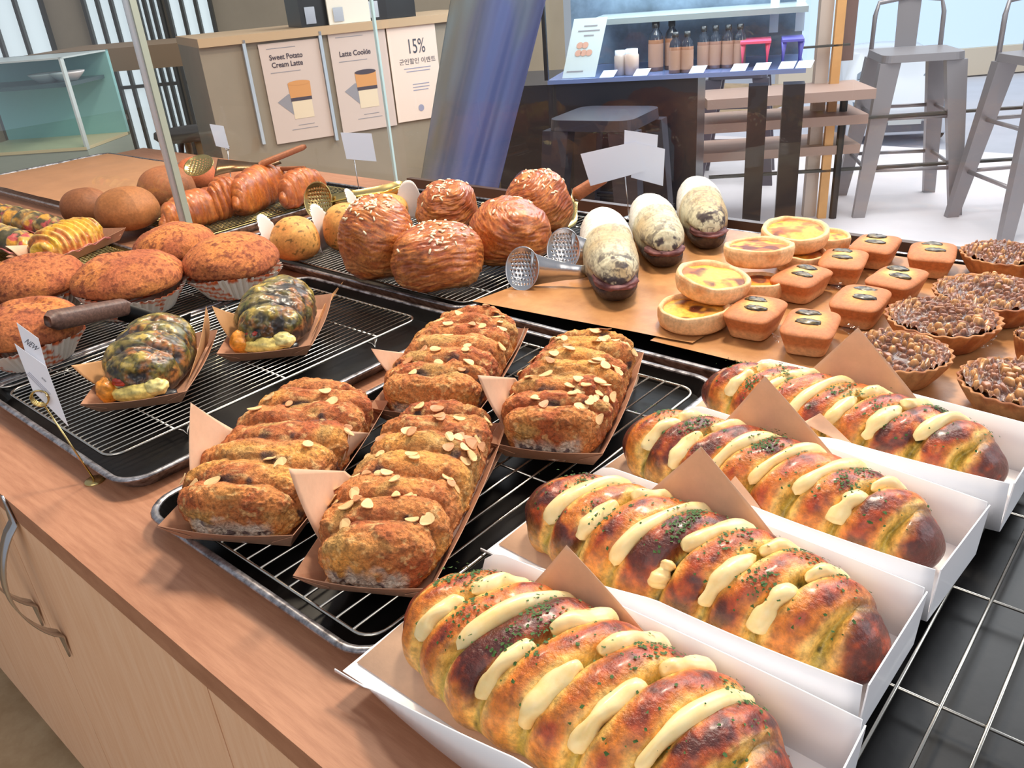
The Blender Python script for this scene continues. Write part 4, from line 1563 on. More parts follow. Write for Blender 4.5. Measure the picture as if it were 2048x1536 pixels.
NP_ = [(1793, 700, 205, 'nut tart at the front, partly behind the raised brown paper'), (1886, 632, 212, 'nut tart in the middle of the cluster, second from the front'),
       (1985, 582, 215, 'nut tart right of the small loaf cakes, third from the front'), (2010, 505, 160, 'nut tart at the back right edge'), (2046, 762, 232, 'nut tart at the right edge above the rear white box'),
       (2085, 672, 100, 'sliver of a nut tart at the right edge')]
for i, (u, v, wpx, lb) in enumerate(NP_):
    zt = 0.040
    c = W(u, v, zt)
    R = wpx / 2 * depth(c) / FOC
    R = min(R, 0.078)
    nut_tart((c[0], c[1], 0.0035), R, 4 + i, lb)

# cellophane: crinkled clear bags lying by the wrapped cakes
def film(loc, w, l, rz, label, seed, h=0.010):
    n = 26
    u, v = np.meshgrid(np.linspace(-1, 1, n), np.linspace(-1, 1, n), indexing='ij')
    P = np.stack([u * w * (1 + 0.15 * v), v * l, 0 * u], -1)
    q = P + 3.1 * seed
    P[..., 2] = 0.001 + h * np.abs(2 * fbm(q, 45, 3, seed) - 1) * 2 + 0.004
    o = mo('cellophane_wrap', P, grid_faces(n, n, False), M_film, sm=False)
    o.location = loc
    o.rotation_euler = (0, 0, rz)
    finish(o, label, 'clear wrap', 'clear wrap of the cakes')
    return o


for i, (u, v, w_, l_, rz, lb) in enumerate([(1568, 682, 0.016, 0.020, 0.5, 'crumpled clear wrap between the two front loaf cakes'), (1665, 580, 0.014, 0.018, 0.2, 'crumpled clear wrap behind the front loaf cakes'),
                                      (1700, 668, 0.015, 0.018, -0.3, 'crumpled clear wrap right of the front loaf cake'), (1945, 690, 0.022, 0.02, 0.1, 'crumpled clear wrap right of the second nut tart')]):
    c = W(u, v, 0.004)
    film((c[0], c[1], 0.0035), w_, l_, rz, lb, i + 2)

# ================================================================== TONGS
def perf_head(name, c, n, up, r, parent, m):
    """curved perforated disc: real holes"""
    c, n = Vector(c), Vector(n).normalized()
    x = (Vector(up) - n * Vector(up).dot(n)).normalized()
    y = n.cross(x)
    N = 31
    V, F, idm = [], [], {}
    def vid(i, j):
        if (i, j) not in idm:
            a, b = (i / (N - 1) * 2 - 1), (j / (N - 1) * 2 - 1)
            # square to disc
            X = a * math.sqrt(1 - b * b / 2)
            Y = b * math.sqrt(1 - a * a / 2)
            k = 0.35 * (X * X + Y * Y)
            idm[(i, j)] = len(V)
            V.append(tuple(c + x * (X * r * 1.25) + y * (Y * r) + n * (k * r)))
        return idm[(i, j)]
    for i in range(N - 1):
        for j in range(N - 1):
            if 3 <= i < N - 4 and 3 <= j < N - 4 and i % 3 == 1 and (j + (i // 3) % 2) % 3 == 1:
                continue
            F.append((vid(i, j), vid(i + 1, j), vid(i + 1, j + 1), vid(i, j + 1)))
    o = mo(name, V, F, m, parent)
    solidify(o, 0.0008)
    return o


def ribbon(pts, w, th, up, m, name, parent):
    p = [Vector(q) for q in pts]
    # smooth
    P = []
    for i in range(len(p) - 1):
        a, b = p[max(i - 1, 0)], p[min(i + 2, len(p) - 1)]
        for k in range(8):
            t = k / 8
            P.append(0.5 * ((2 * p[i]) + (p[i + 1] - a) * t + (2 * a - 5 * p[i] + 4 * p[i + 1] - b) * t * t + (3 * p[i] - a - 3 * p[i + 1] + b) * t ** 3))
    P.append(p[-1])
    V = []
    for i, q in enumerate(P):
        t = (P[min(i + 1, len(P) - 1)] - P[max(i - 1, 0)]).normalized()
        u = (Vector(up) - t * Vector(up).dot(t)).normalized()
        f = i / (len(P) - 1)
        ww = w(f) if callable(w) else w
        V += [tuple(q - u * ww / 2), tuple(q + u * ww / 2)]
    F = [(2 * i, 2 * i + 2, 2 * i + 3, 2 * i + 1) for i in range(len(P) - 1)]
    o = mo(name, V, F, m, parent)
    solidify(o, th)
    return o


def grip(a, b, w, h, m, parent, name='handle'):
    a, b = Vector(a), Vector(b)
    t = (b - a)
    L = t.length
    t.normalize()
    up = Vector((0, 0, 1))
    s = t.cross(up).normalized()
    u = s.cross(t)
    n, k = 14, 14
    V = []
    for i in range(n + 1):
        f = i / n
        e = min(1, (min(f, 1 - f) * 14) ** 0.5) if min(f, 1 - f) < 1 / 14 else 1
        ww = w * (1 - 0.25 * f) * max(e, 0.55)
        hh = h * (1 - 0.1 * f) * max(e, 0.55)
        for j in range(k):
            an = 2 * PI * j / k
            cx, sy = math.cos(an), math.sin(an)
            cx = math.copysign(abs(cx) ** 0.55, cx)
            sy = math.copysign(abs(sy) ** 0.55, sy)
            V.append(tuple(a + t * L * f + s * ww / 2 * cx + u * hh / 2 * sy))
    F = grid_faces(n + 1, k).tolist() + [list(range(k)), [n * k + j for j in range(k)][::-1]]
    return mo(name, V, F, m, parent)


view_n = lambda p: (CAM - np.array(p)) / np.linalg.norm(CAM - np.array(p))
# steel tongs between the sugar buns and the powdered bread
ta = thing('tongs', 'steel tongs with two perforated round ends beside the powdered bread', 'tongs', (0, 0, 0))
hA = W(1048, 538, 0.035)
hB = W(1130, 500, 0.050)
jn = W(1300, 470, 0.012)
nA = Vector((0.35, -0.85, 0.35))
perf_head('perforated_end', hA, nA, (0, 0, 1), 0.031, ta, M_steel)
perf_head('perforated_end', hB, nA, (0, 0, 1), 0.031, ta, M_steel)
wf = lambda f: 0.050 * (1 - f) ** 2.2 + 0.016
ribbon([hA + np.array([0.012, 0.004, 0.0]), hA + np.array([0.055, 0.03, -0.004]), W(1180, 540, 0.03), W(1215, 500, 0.02)], wf, 0.0008, (0, 0, 1), M_steel, 'arm', ta)
ribbon([hB + np.array([0.010, 0.004, 0.0]), hB + np.array([0.05, 0.03, -0.006]), W(1195, 492, 0.035), W(1225, 470, 0.03)], wf, 0.0008, (0, 0, 1), M_steel, 'arm', ta)
# tongs whose wooden grip shows behind the blank cards
tb = thing('tongs', 'gold toned tongs with orange wood grip behind the three blank cards', 'tongs', (0, 0, 0))
q1, q2 = W(1148, 392, 0.035), W(1212, 352, 0.075)
grip(q1, q2, 0.026, 0.030, M_oak, tb)
ribbon([W(1146, 385, 0.03), W(1148, 400, 0.035), W(1146, 440, 0.010), W(1132, 452, 0.008)], 0.020, 0.0016, (-0.6, 0.6, 0.2), M_brass, 'arm', tb)
# tongs standing behind the herb buns
tcx = thing('tongs', 'gold edged tongs with a perforated end behind the herb buns', 'tongs', (0, 0, 0))
hC = W(640, 402, 0.045)
perf_head('perforated_end', hC, Vector((0.5, -0.8, 0.3)), (0.0, 0.0, 1), 0.036, tcx, M_brass)
ribbon([hC + np.array([0.015, 0.01, -0.006]), W(700, 400, 0.05), W(760, 390, 0.055), W(800, 380, 0.060), W(814, 388, 0.055)], 0.042, 0.0012, (0, 0.2, 1), M_brass, 'arm', tcx)
MB().tube([tuple(W(662, 404, 0.055)), tuple(W(720, 392, 0.06)), tuple(W(770, 384, 0.065)), tuple(W(802, 372, 0.075))], 0.0022, 8).build('rolled_edge', mat('bright_gold', (250, 214, 110), rough=0.2, metal=0.8), tcx, sm=True)
# tongs lying over the loaves behind the glass
td = thing('tongs', 'tongs with perforated scoop and wooden grip lying over the croissants', 'tongs', (0, 0, 0))
hD = W(402, 336, 0.11)
perf_head('perforated_end', hD, Vector((0.3, -0.6, 0.8)), (0.8, 0.45, 0.0), 0.034, td, M_brass)
ribbon([hD + np.array([0.04, 0.02, 0]), W(470, 332, 0.11), W(520, 332, 0.10), W(560, 322, 0.10)], lambda f: 0.05 * (1 - f) ** 2 + 0.016, 0.0012, (-0.4, 0.7, 0.5), M_walnut and mat('bronze_steel', (120, 92, 66), rough=0.3, metal=0.9), 'arm', td)
grip(W(518, 330, 0.105), W(612, 292, 0.135), 0.020, 0.016, M_oak, td)
grip(W(560, 338, 0.08), W(612, 336, 0.08), 0.012, 0.012, M_oak, td, 'lower_handle')
# walnut handled tongs in front of the mocha buns
te = thing('tongs', 'dark tongs with square walnut handle lying across the mocha buns', 'tongs', (0, 0, 0))
a_, b_ = W(95, 643, 0.085), W(258, 612, 0.060)
grip(a_, b_, 0.036, 0.030, M_walnut, te)
ribbon([W(240, 622, 0.058), W(300, 640, 0.035), W(335, 655, 0.020), W(380, 640, 0.016)], 0.030, 0.0012, (0.2, 0.6, 0.7), M_black, 'arm', te)

# ================================================================== NAME CARDS ON WIRE STANDS
def text_mesh(s, size, m, parent, mat_local, name='lettering', bold=0.0, ext=0.0):
    cu = bpy.data.curves.new('t', 'FONT')
    cu.body = s
    cu.size = size
    cu.align_x = 'CENTER'
    cu.align_y = 'CENTER'
    cu.offset = bold
    cu.resolution_u = 3
    ob = bpy.data.objects.new('t', cu)
    COL.objects.link(ob)
    dg = bpy.context.evaluated_depsgraph_get()
    me = bpy.data.meshes.new_from_object(ob.evaluated_get(dg))
    bpy.data.objects.remove(ob)
    me.materials.clear()
    me.materials.append(m)
    o = bpy.data.objects.new(name, me)
    COL.objects.link(o)
    o.parent = parent
    o.matrix_local = mat_local
    return o


def quad_frame(p00, p10, p01):
    """origin lower-left, x to lower-right, y to upper-left: returns a matrix and sizes"""
    p00, p10, p01 = Vector(p00), Vector(p10), Vector(p01)
    x = (p10 - p00)
    w = x.length
    x.normalize()
    y = p01 - p00
    y = y - x * y.dot(x)
    h = y.length
    y.normalize()
    z = x.cross(y)
    M = Matrix((x, y, z)).transposed().to_4x4()
    M.translation = p00
    return M, w, h


def card(name, q, n, px, label, cat='card', m=None, th=0.0004):
    """flat card through point q with normal n; px = four corner pixels ll, lr, ur, ul"""
    P4 = [Wp(u, v, q, n) for u, v in px]
    M, w, h = quad_frame(P4[0], P4[1], P4[3])
    t = thing(name, label, cat)
    t.matrix_world = M
    t.location = M.translation
    Mi = M.inverted()
    loc = [Mi @ Vector(p) for p in P4]
    MB().prism([(p.x, p.y, 0) for p in loc], th, (0, 0, 1)).build('sheet', m or M_cardstock, t)
    cx = sum(p.x for p in loc) / 4
    cy = sum(p.y for p in loc) / 4
    return t, cx, cy, w, h


def wire_stand(base, top, label, ring_n, ring_r=0.011, coils=3, base_kind=True, m=None):
    m = m or M_brass
    base, top = Vector(base), Vector(top)
    t = thing('card_stand', label, 'card holder', base)
    pts = [Vector((0, 0, 0.001)), (top - base)]
    MB().tube([tuple(p) for p in pts], 0.0012, 8).build('stem', m, t, sm=True)
    n = Vector(ring_n).normalized()
    a = n.orthogonal().normalized()
    b = n.cross(a)
    c = (top - base) + Vector((0, 0, ring_r))
    P_ = []
    for i in range(26 * coils):
        an = 2 * PI * i / 26
        P_.append(tuple(c + a * ring_r * math.cos(an) + b * ring_r * math.sin(an) + n * (0.0026 * i / 26 - 0.004)))
    MB().tube(P_, 0.0010, 6).build('coil_clip', m, t, sm=True)
    MB().lathe([(0.0, 0.003), (0.010, 0.0028), (0.0125, 0.0015), (0.0125, 0.0)], 28).build('base', m, t, sm=True)
    return t


# front left stand with the two printed cards
sb = W(190, 962, ZC)
qq = Wp(150, 880, sb, (0.25, -0.97, 0))
stp = Wp(87, 808, sb, (0.30, -0.95, 0))
wire_stand(sb, stp, 'brass wire card stand on the wooden edge with printed cards', (0.75, -0.6, 0), 0.010, 4)
n1_ = (0.93, 0.36, 0.0)
q_c = Wp(85, 790, stp, (0.30, -0.95, 0))
cn = (0.30, -0.95, 0.0)
ncard = np.cross(Wp(137, 852, q_c, cn) - Wp(67, 783, q_c, cn), (0, 0, 1))
# cards are seen obliquely: the long lower card and the NEW card above it
nrm_ = np.array([0.86, -0.50, 0.0])
t1, cx, cy, w_, h_ = card('name_card', q_c, nrm_, [(66, 782), (137, 853), (93, 733), (29, 687)], 'white card with a Korean product name on the front wire stand', 'card')
xd = 1
text_mesh('빠네쪽파', h_ * 0.10, M_ink, t1, Matrix.Translation((cx - w_ * 0.02, cy + h_ * 0.20, 0.0006)) @ Matrix.Diagonal((0.8, 1, 1, 1)))
for k in range(3):
    MB().box(cx - w_ * 0.3, cx + w_ * 0.3, h_ * (0.52 - 0.07 * k), h_ * (0.535 - 0.07 * k), 0.0003, 0.0006).build('print_line', M_inkl, t1)
text_mesh('6,500', h_ * 0.09, M_ink, t1, Matrix.Translation((cx + w_ * 0.15, cy - h_ * 0.34, 0.0006)) @ Matrix.Diagonal((0.8, 1, 1, 1)))
t2, cx, cy, w_, h_ = card('name_card', q_c + np.array([-0.004, 0.004, 0]), nrm_, [(50, 702), (93, 735), (77, 677), (33, 645)], 'small white card reading NEW above the Korean name card', 'card')
text_mesh('NEW', h_ * 0.42, M_ink, t2, Matrix.Translation((cx, cy, 0.0006)) @ Matrix.Diagonal((0.8, 1, 1, 1)))

# stand with three blank cards
s3b = W(1258, 436, 0.001)
nv_ = np.array([0.62, -0.78, 0.0])
s3t = Wp(1250, 352, s3b, nv_)
wire_stand(s3b, s3t, 'wire card stand behind the powdered breads with blank cards', nv_, 0.009, 2, m=M_steel)
M_blank = mat('blank_card', (226, 234, 250), rough=0.5)
for k, (px, lb) in enumerate([([(1181, 372), (1290, 342), (1272, 283), (1161, 308)], 'blank white card tilted to the left, lowest of three on the wire stand'),
                              ([(1262, 355), (1326, 372), (1330, 298), (1268, 284)], 'blank white card at the right of the three clipped together'),
                              ([(1247, 322), (1312, 332), (1316, 270), (1249, 260)], 'blank white card standing highest of the three clipped together')]):
    card('blank_card', s3b + nv_ * (0.0035 - 0.0012 * k), nv_, px, lb, 'card', M_blank)
# stand behind the sugar buns
s4b = W(722, 405, 0.0)
nv4 = np.array([0.70, -0.71, 0.0])
s4t = Wp(708, 318, s4b, nv4)
wire_stand(s4b, s4t, 'wire card stand with one blank card behind the herb buns', nv4, 0.008, 2, m=M_steel)
card('blank_card', s4b + nv4 * 0.004, nv4, [(693, 318), (753, 323), (743, 267), (681, 265)], 'single blank white card on the stand behind the herb buns', 'card', M_blank)
s5b = W(462, 360, 0.05)
nv5 = np.array([0.80, -0.60, 0.0])
s5t = Wp(455, 300, s5b, nv5)
wire_stand(s5b, s5t, 'wire card stand among the loaves behind the glass', nv5, 0.006, 2, m=M_steel)
card('blank_card', s5b + nv5 * 0.004, nv5, [(432, 292), (459, 298), (447, 252), (419, 248)], 'small blank card above the loaves behind the side glass', 'card', M_blank)

# ================================================================== BACKGROUND ROOM
def bgframe(u, v, dist, d):
    r = ray(u, v)
    k = dist / math.hypot(r[0], r[1])
    q = CAM + r * k
    d = np.array([d[0], d[1], 0.0])
    d /= np.linalg.norm(d)
    n = np.array([d[1], -d[0], 0.0])
    if n @ (CAM - q) < 0:
        n = -n
    return q, d, n


def sheetbox(fr, px, th, m, name, parent=None, off=0.0, ext_back=None):
    """box whose front face is the rectangle spanned by two opposite corner pixels on the frame plane"""
    q, d, n = fr
    um, vm = (px[0] + px[2]) / 2, (px[1] + px[3]) / 2
    o_ = q + n * off
    s0, s1 = sorted([(Wp(px[0], vm, o_, n) - q) @ d, (Wp(px[2], vm, o_, n) - q) @ d])
    z0, z1 = sorted([Wp(um, px[1], o_, n)[2], Wp(um, px[3], o_, n)[2]])
    mb = MB()
    V = []
    for s_, z_, o_ in [(s0, z0, 0), (s1, z0, 0), (s1, z1, 0), (s0, z1, 0), (s0, z0, th), (s1, z0, th), (s1, z1, th), (s0, z1, th)]:
        p = q + d * s_ + n * (off - o_)
        V.append((p[0], p[1], z_))
    mb.add(V, [(0, 1, 2, 3), (7, 6, 5, 4), (1, 0, 4, 5), (2, 1, 5, 6), (3, 2, 6, 7), (0, 3, 7, 4)])
    return mb.build(name, m, parent)


M_taupe = mat('taupe_panel', (150, 138, 120), rough=0.6, noise=(3, 0.12))
M_tan = mat('tan_wood_edge', (186, 158, 124), rough=0.5)
M_dark = mat('dark_gloss_panel', (26, 27, 36), rough=0.3)
M_bluegl = mat('cool_back_panel', (120, 140, 160), rough=0.4)
PW = bgframe(893, 225, 3.7, (0.357, 0.934))
SCF = bgframe(1110, 160, 3.3, (0.9025, 0.4307))

# taupe back counter carrying the posters
q, d, n = PW
bc = thing('service_counter', 'taupe service counter behind the glass with posters on its face', 'counter')
top1, top2 = Wp(700, 47, q, n), None
zt = top1[2]
def pwpt(s_, z_, o_=0.0):
    p = q + d * s_ - n * o_
    return (p[0], p[1], z_)
sL = (Wp(420, 200, q, n) - q) @ d
sR = (Wp(985, 100, q, n) - q) @ d
mb = MB()
mb.add([pwpt(sL, floor_z + 0.001), pwpt(sR, floor_z + 0.001), pwpt(sR, zt - 0.03), pwpt(sL, zt - 0.03), pwpt(sL, floor_z + 0.001, 0.5), pwpt(sR, floor_z + 0.001, 0.5), pwpt(sR, zt - 0.03, 0.5), pwpt(sL, zt - 0.03, 0.5)],
       [(0, 1, 2, 3), (7, 6, 5, 4), (1, 0, 4, 5), (2, 1, 5, 6), (3, 2, 6, 7), (0, 3, 7, 4)])
mb.build('counter_body', M_taupe, bc)
mb = MB()
mb.add([pwpt(sL, zt - 0.03, -0.02), pwpt(sR, zt - 0.03, -0.02), pwpt(sR, zt, -0.02), pwpt(sL, zt, -0.02), pwpt(sL, zt - 0.03, 0.52), pwpt(sR, zt - 0.03, 0.52), pwpt(sR, zt, 0.52), pwpt(sL, zt, 0.52)],
       [(0, 1, 2, 3), (7, 6, 5, 4), (1, 0, 4, 5), (2, 1, 5, 6), (3, 2, 6, 7), (0, 3, 7, 4)])
mb.build('counter_top', M_tan, bc)

def wall_poster(px, label, bgm, draw):
    P4 = [Wp(u, v, q + n * 0.01, n) for u, v in px]     # ll, lr, ur, ul
    z0 = (P4[0][2] + P4[1][2]) / 2
    z1 = (P4[2][2] + P4[3][2]) / 2
    s0 = ((P4[0] - q) @ d + (P4[3] - q) @ d) / 2
    s1 = ((P4[1] - q) @ d + (P4[2] - q) @ d) / 2
    if s0 > s1:
        s0, s1 = s1, s0
    o = q + d * s0 + n * 0.01
    M = Matrix(((d[0], 0, n[0], o[0]), (d[1], 0, n[1], o[1]), (0, 1, 0, z0), (0, 0, 0, 1)))
    t = thing('poster', label, 'poster')
    t.matrix_world = M
    w, h = s1 - s0, z1 - z0
    MB().box(0, w, 0, h, -0.003, 0).build('paper', bgm, t)
    draw(t, w, h)
    return t


M_pink = mat('pink_beige_print', (204, 186, 176), rough=0.5)
M_peach = mat('peach_print', (232, 210, 194), rough=0.55)
M_choc = mat('dark_print', (70, 60, 70), rough=0.6)
M_mug = mat('orange_print', (206, 146, 88), rough=0.6)
M_milk = mat('milk_print', (222, 204, 176), rough=0.6)
M_shade = mat('grey_print', (142, 140, 146), rough=0.6)


def disc(cx, cy, rx, ry, z, n=28, a0=0, a1=2 * PI):
    return [(cx + rx * math.cos(a0 + (a1 - a0) * k / n), cy + ry * math.sin(a0 + (a1 - a0) * k / n), z) for k in range(n)]


def latte(t, w, h, title, coffee):
    def poly(pts, m, nm):
        mo(nm, pts, [tuple(range(len(pts)))], m, t, sm=False)
    cx, cy = w * 0.55, h * 0.43
    poly([(w * 0.14, h * 0.42, .0006), (w * 0.42, h * 0.25, .0006), (w * 0.62, h * 0.24, .0006), (w * 0.62, h * 0.44, .0006), (w * 0.34, h * 0.49, .0006)], M_shade, 'printed_shadow')
    poly([(cx - w * .17, cy - h * .20, .0009), (cx + w * .17, cy - h * .20, .0009), (cx + w * .17, cy + h * .02, .0009), (cx - w * .17, cy + h * .02, .0009)], M_milk, 'printed_glass')
    poly([(cx - w * .18, cy + h * .0, .0011), (cx + w * .18, cy + h * .0, .0011), (cx + w * .19, cy + h * .16, .0011), (cx - w * .19, cy + h * .16, .0011)], M_mug, 'printed_coffee')
    poly([(cx - w * .18, cy - h * .02, .0013), (cx + w * .18, cy - h * .02, .0013), (cx + w * .18, cy + h * .015, .0013), (cx - w * .18, cy + h * .015, .0013)], M_choc, 'printed_layer')
    poly(disc(cx, cy + h * .16, w * .19, h * .025, .0015), M_choc if coffee else M_mug, 'printed_foam')
    for k, s in enumerate(title):
        text_mesh(s, h * 0.072, M_choc, t, Matrix.Translation((w * 0.42, h * (0.86 - 0.075 * k), 0.001)) @ Matrix.Diagonal((0.9, 1, 1, 1)), bold=0.0006)
    for y, a, b in ((0.945, 0.12, 0.6), (0.71, 0.12, 0.62), (0.16, 0.42, 0.7), (0.12, 0.30, 0.75)):
        MB().box(w * a, w * b, h * y, h * (y + 0.006), 0.0004, 0.0008).build('print_line', M_shade, t)


wall_poster([(560, 292), (662, 268), (640, 68), (512, 98)], 'pinkish drink poster titled Sweet Potato Cream Latte', M_pink, lambda t, w, h: latte(t, w, h, ['Sweet Potato', 'Cream Latte'], False))
wall_poster([(690, 268), (800, 248), (762, 52), (652, 70)], 'pinkish drink poster with a dark topped layered latte', M_pink, lambda t, w, h: latte(t, w, h, ['Vanilla Latte', 'Latte Cookie'][:0] + ['', 'Latte Cookie'], True))


def disc15(t, w, h):
    text_mesh('15%', h * 0.20, M_ink, t, Matrix.Translation((w * 0.56, h * 0.73, 0.001)) @ Matrix.Diagonal((0.62, 1, 1, 1)))
    text_mesh('군인할인 이벤트', h * 0.062, M_ink, t, Matrix.Translation((w * 0.56, h * 0.59, 0.001)))
    for y, a, b in ((0.52, 0.26, 0.82), (0.49, 0.3, 0.8), (0.36, 0.4, 0.75), (0.33, 0.4, 0.75), (0.30, 0.4, 0.72)):
        MB().box(w * a, w * b, h * y, h * (y + 0.008), 0.0004, 0.0008).build('print_line', M_inkl, t)
    mo('printed_logo', disc(w * 0.52, h * 0.12, w * 0.06, h * 0.035, 0.0009), [tuple(range(28))], M_inkl, t, sm=False)
wall_poster([(803, 250), (893, 226), (862, 30), (765, 46)], 'peach poster reading 15% with Korean discount text', M_peach, disc15)
# acrylic holders between the posters
M_acr = mat('clear_acrylic_edge', (176, 190, 204), rough=0.1, spec=0.7)
for px, lb in (((646, 62, 676, 290), 'clear acrylic strip between the two drink posters'), ((508, 78, 516, 300), 'clear acrylic strip at the left edge of the drink posters')):
    a = Wp(px[0], px[1], q + n * 0.02, n)
    b = Wp(px[2] - 8, px[3] - 8, q + n * 0.02, n)
    s_ = ((a - q) @ d + (b - q) @ d) / 2
    o_ = MB()
    pts = []
    for s0_, z_, oo in [(s_ - .006, b[2], -.02), (s_ + .006, b[2], -.02), (s_ + .006, a[2], -.02), (s_ - .006, a[2], -.02), (s_ - .006, b[2], -.001), (s_ + .006, b[2], -.001), (s_ + .006, a[2], -.001), (s_ - .006, a[2], -.001)]:
        pts.append(pwpt(s0_, z_, oo))
    o_.add(pts, [(0, 1, 2, 3), (7, 6, 5, 4), (1, 0, 4, 5), (2, 1, 5, 6), (3, 2, 6, 7), (0, 3, 7, 4)])
    finish(o_.build('poster_holder', M_acr), lb, 'poster holder')

# things standing on the service counter (only their feet are in the picture)
def on_counter(u, back, w, h, dep, m, name, label, cat):
    p = Wp(u, 30, q, n)
    s_ = (p - q) @ d
    t = thing(name, label, cat)
    mb = MB()
    z0 = zt + 0.001
    V = [pwpt(s_ - w / 2, z0, back), pwpt(s_ + w / 2, z0, back), pwpt(s_ + w / 2, z0 + h, back), pwpt(s_ - w / 2, z0 + h, back), pwpt(s_ - w / 2, z0, back + dep), pwpt(s_ + w / 2, z0, back + dep), pwpt(s_ + w / 2, z0 + h, back + dep), pwpt(s_ - w / 2, z0 + h, back + dep)]
    mb.add(V, [(0, 1, 2, 3), (7, 6, 5, 4), (1, 0, 4, 5), (2, 1, 5, 6), (3, 2, 6, 7), (0, 3, 7, 4)])
    mb.build('body', m, t)
    V = [pwpt(s_ - w / 2 + .02, z0 + 0.01, back - .004), pwpt(s_ - w / 2 + .06, z0 + 0.01, back - .004), pwpt(s_ - w / 2 + .06, z0 + h * .5, back - .004), pwpt(s_ - w / 2 + .02, z0 + h * .5, back - .004)]
    mo('steel_foot', V, [(0, 1, 2, 3)], M_steel, t, sm=False)
    return t
M_mach = mat('black_machine', (28, 26, 26), rough=0.3)
on_counter(640, 0.05, 0.13, 0.14, 0.2, M_mach, 'coffee_machine', 'black machine foot on the service counter, left of the notice', 'machine')
on_counter(790, 0.05, 0.22, 0.14, 0.2, M_mach, 'coffee_grinder', 'black machine foot on the service counter, right of the notice', 'machine')
on_counter(702, 0.02, 0.17, 0.12, 0.01, mat('notice_white', (226, 222, 210), rough=0.6), 'notice_sign', 'white framed notice standing on the service counter edge', 'sign')

# blurred blue reflection in the glass, built as a folded coloured sheet
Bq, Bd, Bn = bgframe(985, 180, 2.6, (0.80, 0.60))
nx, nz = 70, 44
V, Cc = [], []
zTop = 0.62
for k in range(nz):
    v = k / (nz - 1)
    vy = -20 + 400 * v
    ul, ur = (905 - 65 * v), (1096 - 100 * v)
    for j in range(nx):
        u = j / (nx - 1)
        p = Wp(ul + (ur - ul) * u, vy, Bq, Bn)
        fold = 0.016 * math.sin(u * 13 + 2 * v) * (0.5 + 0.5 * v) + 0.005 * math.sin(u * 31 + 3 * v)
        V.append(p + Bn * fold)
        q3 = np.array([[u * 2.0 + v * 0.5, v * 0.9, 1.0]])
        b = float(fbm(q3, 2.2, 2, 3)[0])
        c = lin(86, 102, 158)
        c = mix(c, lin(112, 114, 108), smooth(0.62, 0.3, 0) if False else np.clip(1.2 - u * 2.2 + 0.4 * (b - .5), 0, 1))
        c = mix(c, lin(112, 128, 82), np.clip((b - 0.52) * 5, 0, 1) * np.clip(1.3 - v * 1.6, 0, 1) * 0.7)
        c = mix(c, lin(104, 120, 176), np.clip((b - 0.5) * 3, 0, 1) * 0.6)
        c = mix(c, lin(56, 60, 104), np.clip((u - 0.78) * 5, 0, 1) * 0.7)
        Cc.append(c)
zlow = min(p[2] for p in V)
dr = mo('blue_reflection', V, grid_faces(nz, nx, False), mat('blue_reflection_sheet', attr=True, rough=0.4, coat=0.2), None, Cc)
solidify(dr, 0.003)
finish(dr, 'blue green reflection built as a loosely folded sheet behind the glass', 'reflection')

# ---- refrigerated showcase
q, d, n = SCF
def sc(px):
    a = Wp(px[0], px[1], q, n)
    return (a - q) @ d, a[2]
sx0 = sc((1096, 160))[0]
sx1 = sc((1612, 135))[0]
zs = (sc((1110, 160))[1] + sc((1612, 136))[1]) / 2
def scpt(s_, z_, o_):
    p = q + d * s_ - n * o_
    return (p[0], p[1], z_)
def scbox(s0, s1, z0, z1, o0, o1, m, name, parent=None, mb=None):
    V = [scpt(s0, z0, o0), scpt(s1, z0, o0), scpt(s1, z1, o0), scpt(s0, z1, o0), scpt(s0, z0, o1), scpt(s1, z0, o1), scpt(s1, z1, o1), scpt(s0, z1, o1)]
    F = [(0, 1, 2, 3), (7, 6, 5, 4), (1, 0, 4, 5), (2, 1, 5, 6), (3, 2, 6, 7), (0, 3, 7, 4)]
    if mb is not None:
        return mb.add(V, F)
    return MB().add(V, F).build(name, m, parent)
case = thing('display_fridge', 'dark display fridge with bottles on its lit shelf', 'display fridge')
scbox(sc((985, 160))[0], sc((1396, 160))[0], floor_z + 0.001, zs - 0.016, 0.0, 0.5, M_dark, 'lower_panel', case)
scbox(sx0, sx1, zs - 0.015, zs, -0.01, 0.5, mat('shelf_edge', (120, 140, 190), rough=0.2, metal=0.3), 'shelf', case)
scbox(sx0, sx1, zs + 0.001, zs + 0.62, 0.48, 0.5, mat('fridge_back', (128, 150, 170), rough=0.35, noise=(5, 0.5), noise_col=(84, 100, 114)), 'back_panel', case)
z2 = (sc((1200, 42))[1] + sc((1540, 22))[1]) / 2
scbox(sx0 + 0.14, sx1, z2 - 0.02, z2, 0.12, 0.46, mat('upper_shelf', (150, 160, 160), rough=0.25), 'upper_shelf', case)
scbox(sx0 - 0.012, sx0 + 0.002, zs, zs + 0.62, -0.006, 0.012, M_mach, 'side_post', case)
mo('front_glass', [scpt(sx0, zs, -0.003), scpt(sx1, zs, -0.003), scpt(sx1, zs + 0.62, -0.003), scpt(sx0, zs + 0.62, -0.003)], [(0, 1, 2, 3)], M_glass, case, sm=False)
for u in (1550, 1608):
    s_ = sc((u, 60))[0]
    scbox(s_ - 0.015, s_ + 0.018, zs + 0.09, zs + 0.6, 0.40, 0.43, mat('white_mullion', (206, 224, 240), rough=0.4), 'mullion', case)
fl = bpy.data.lights.new('fridge_lamp', 'AREA')
fl.energy = 24
fl.size = 1.0
fl.color = (0.7, 0.85, 1.0)
flo = bpy.data.objects.new('fridge_lamp', fl)
COL.objects.link(flo)
flo.location = scpt((sx0 + sx1) / 2, zs + 0.6, 0.2)

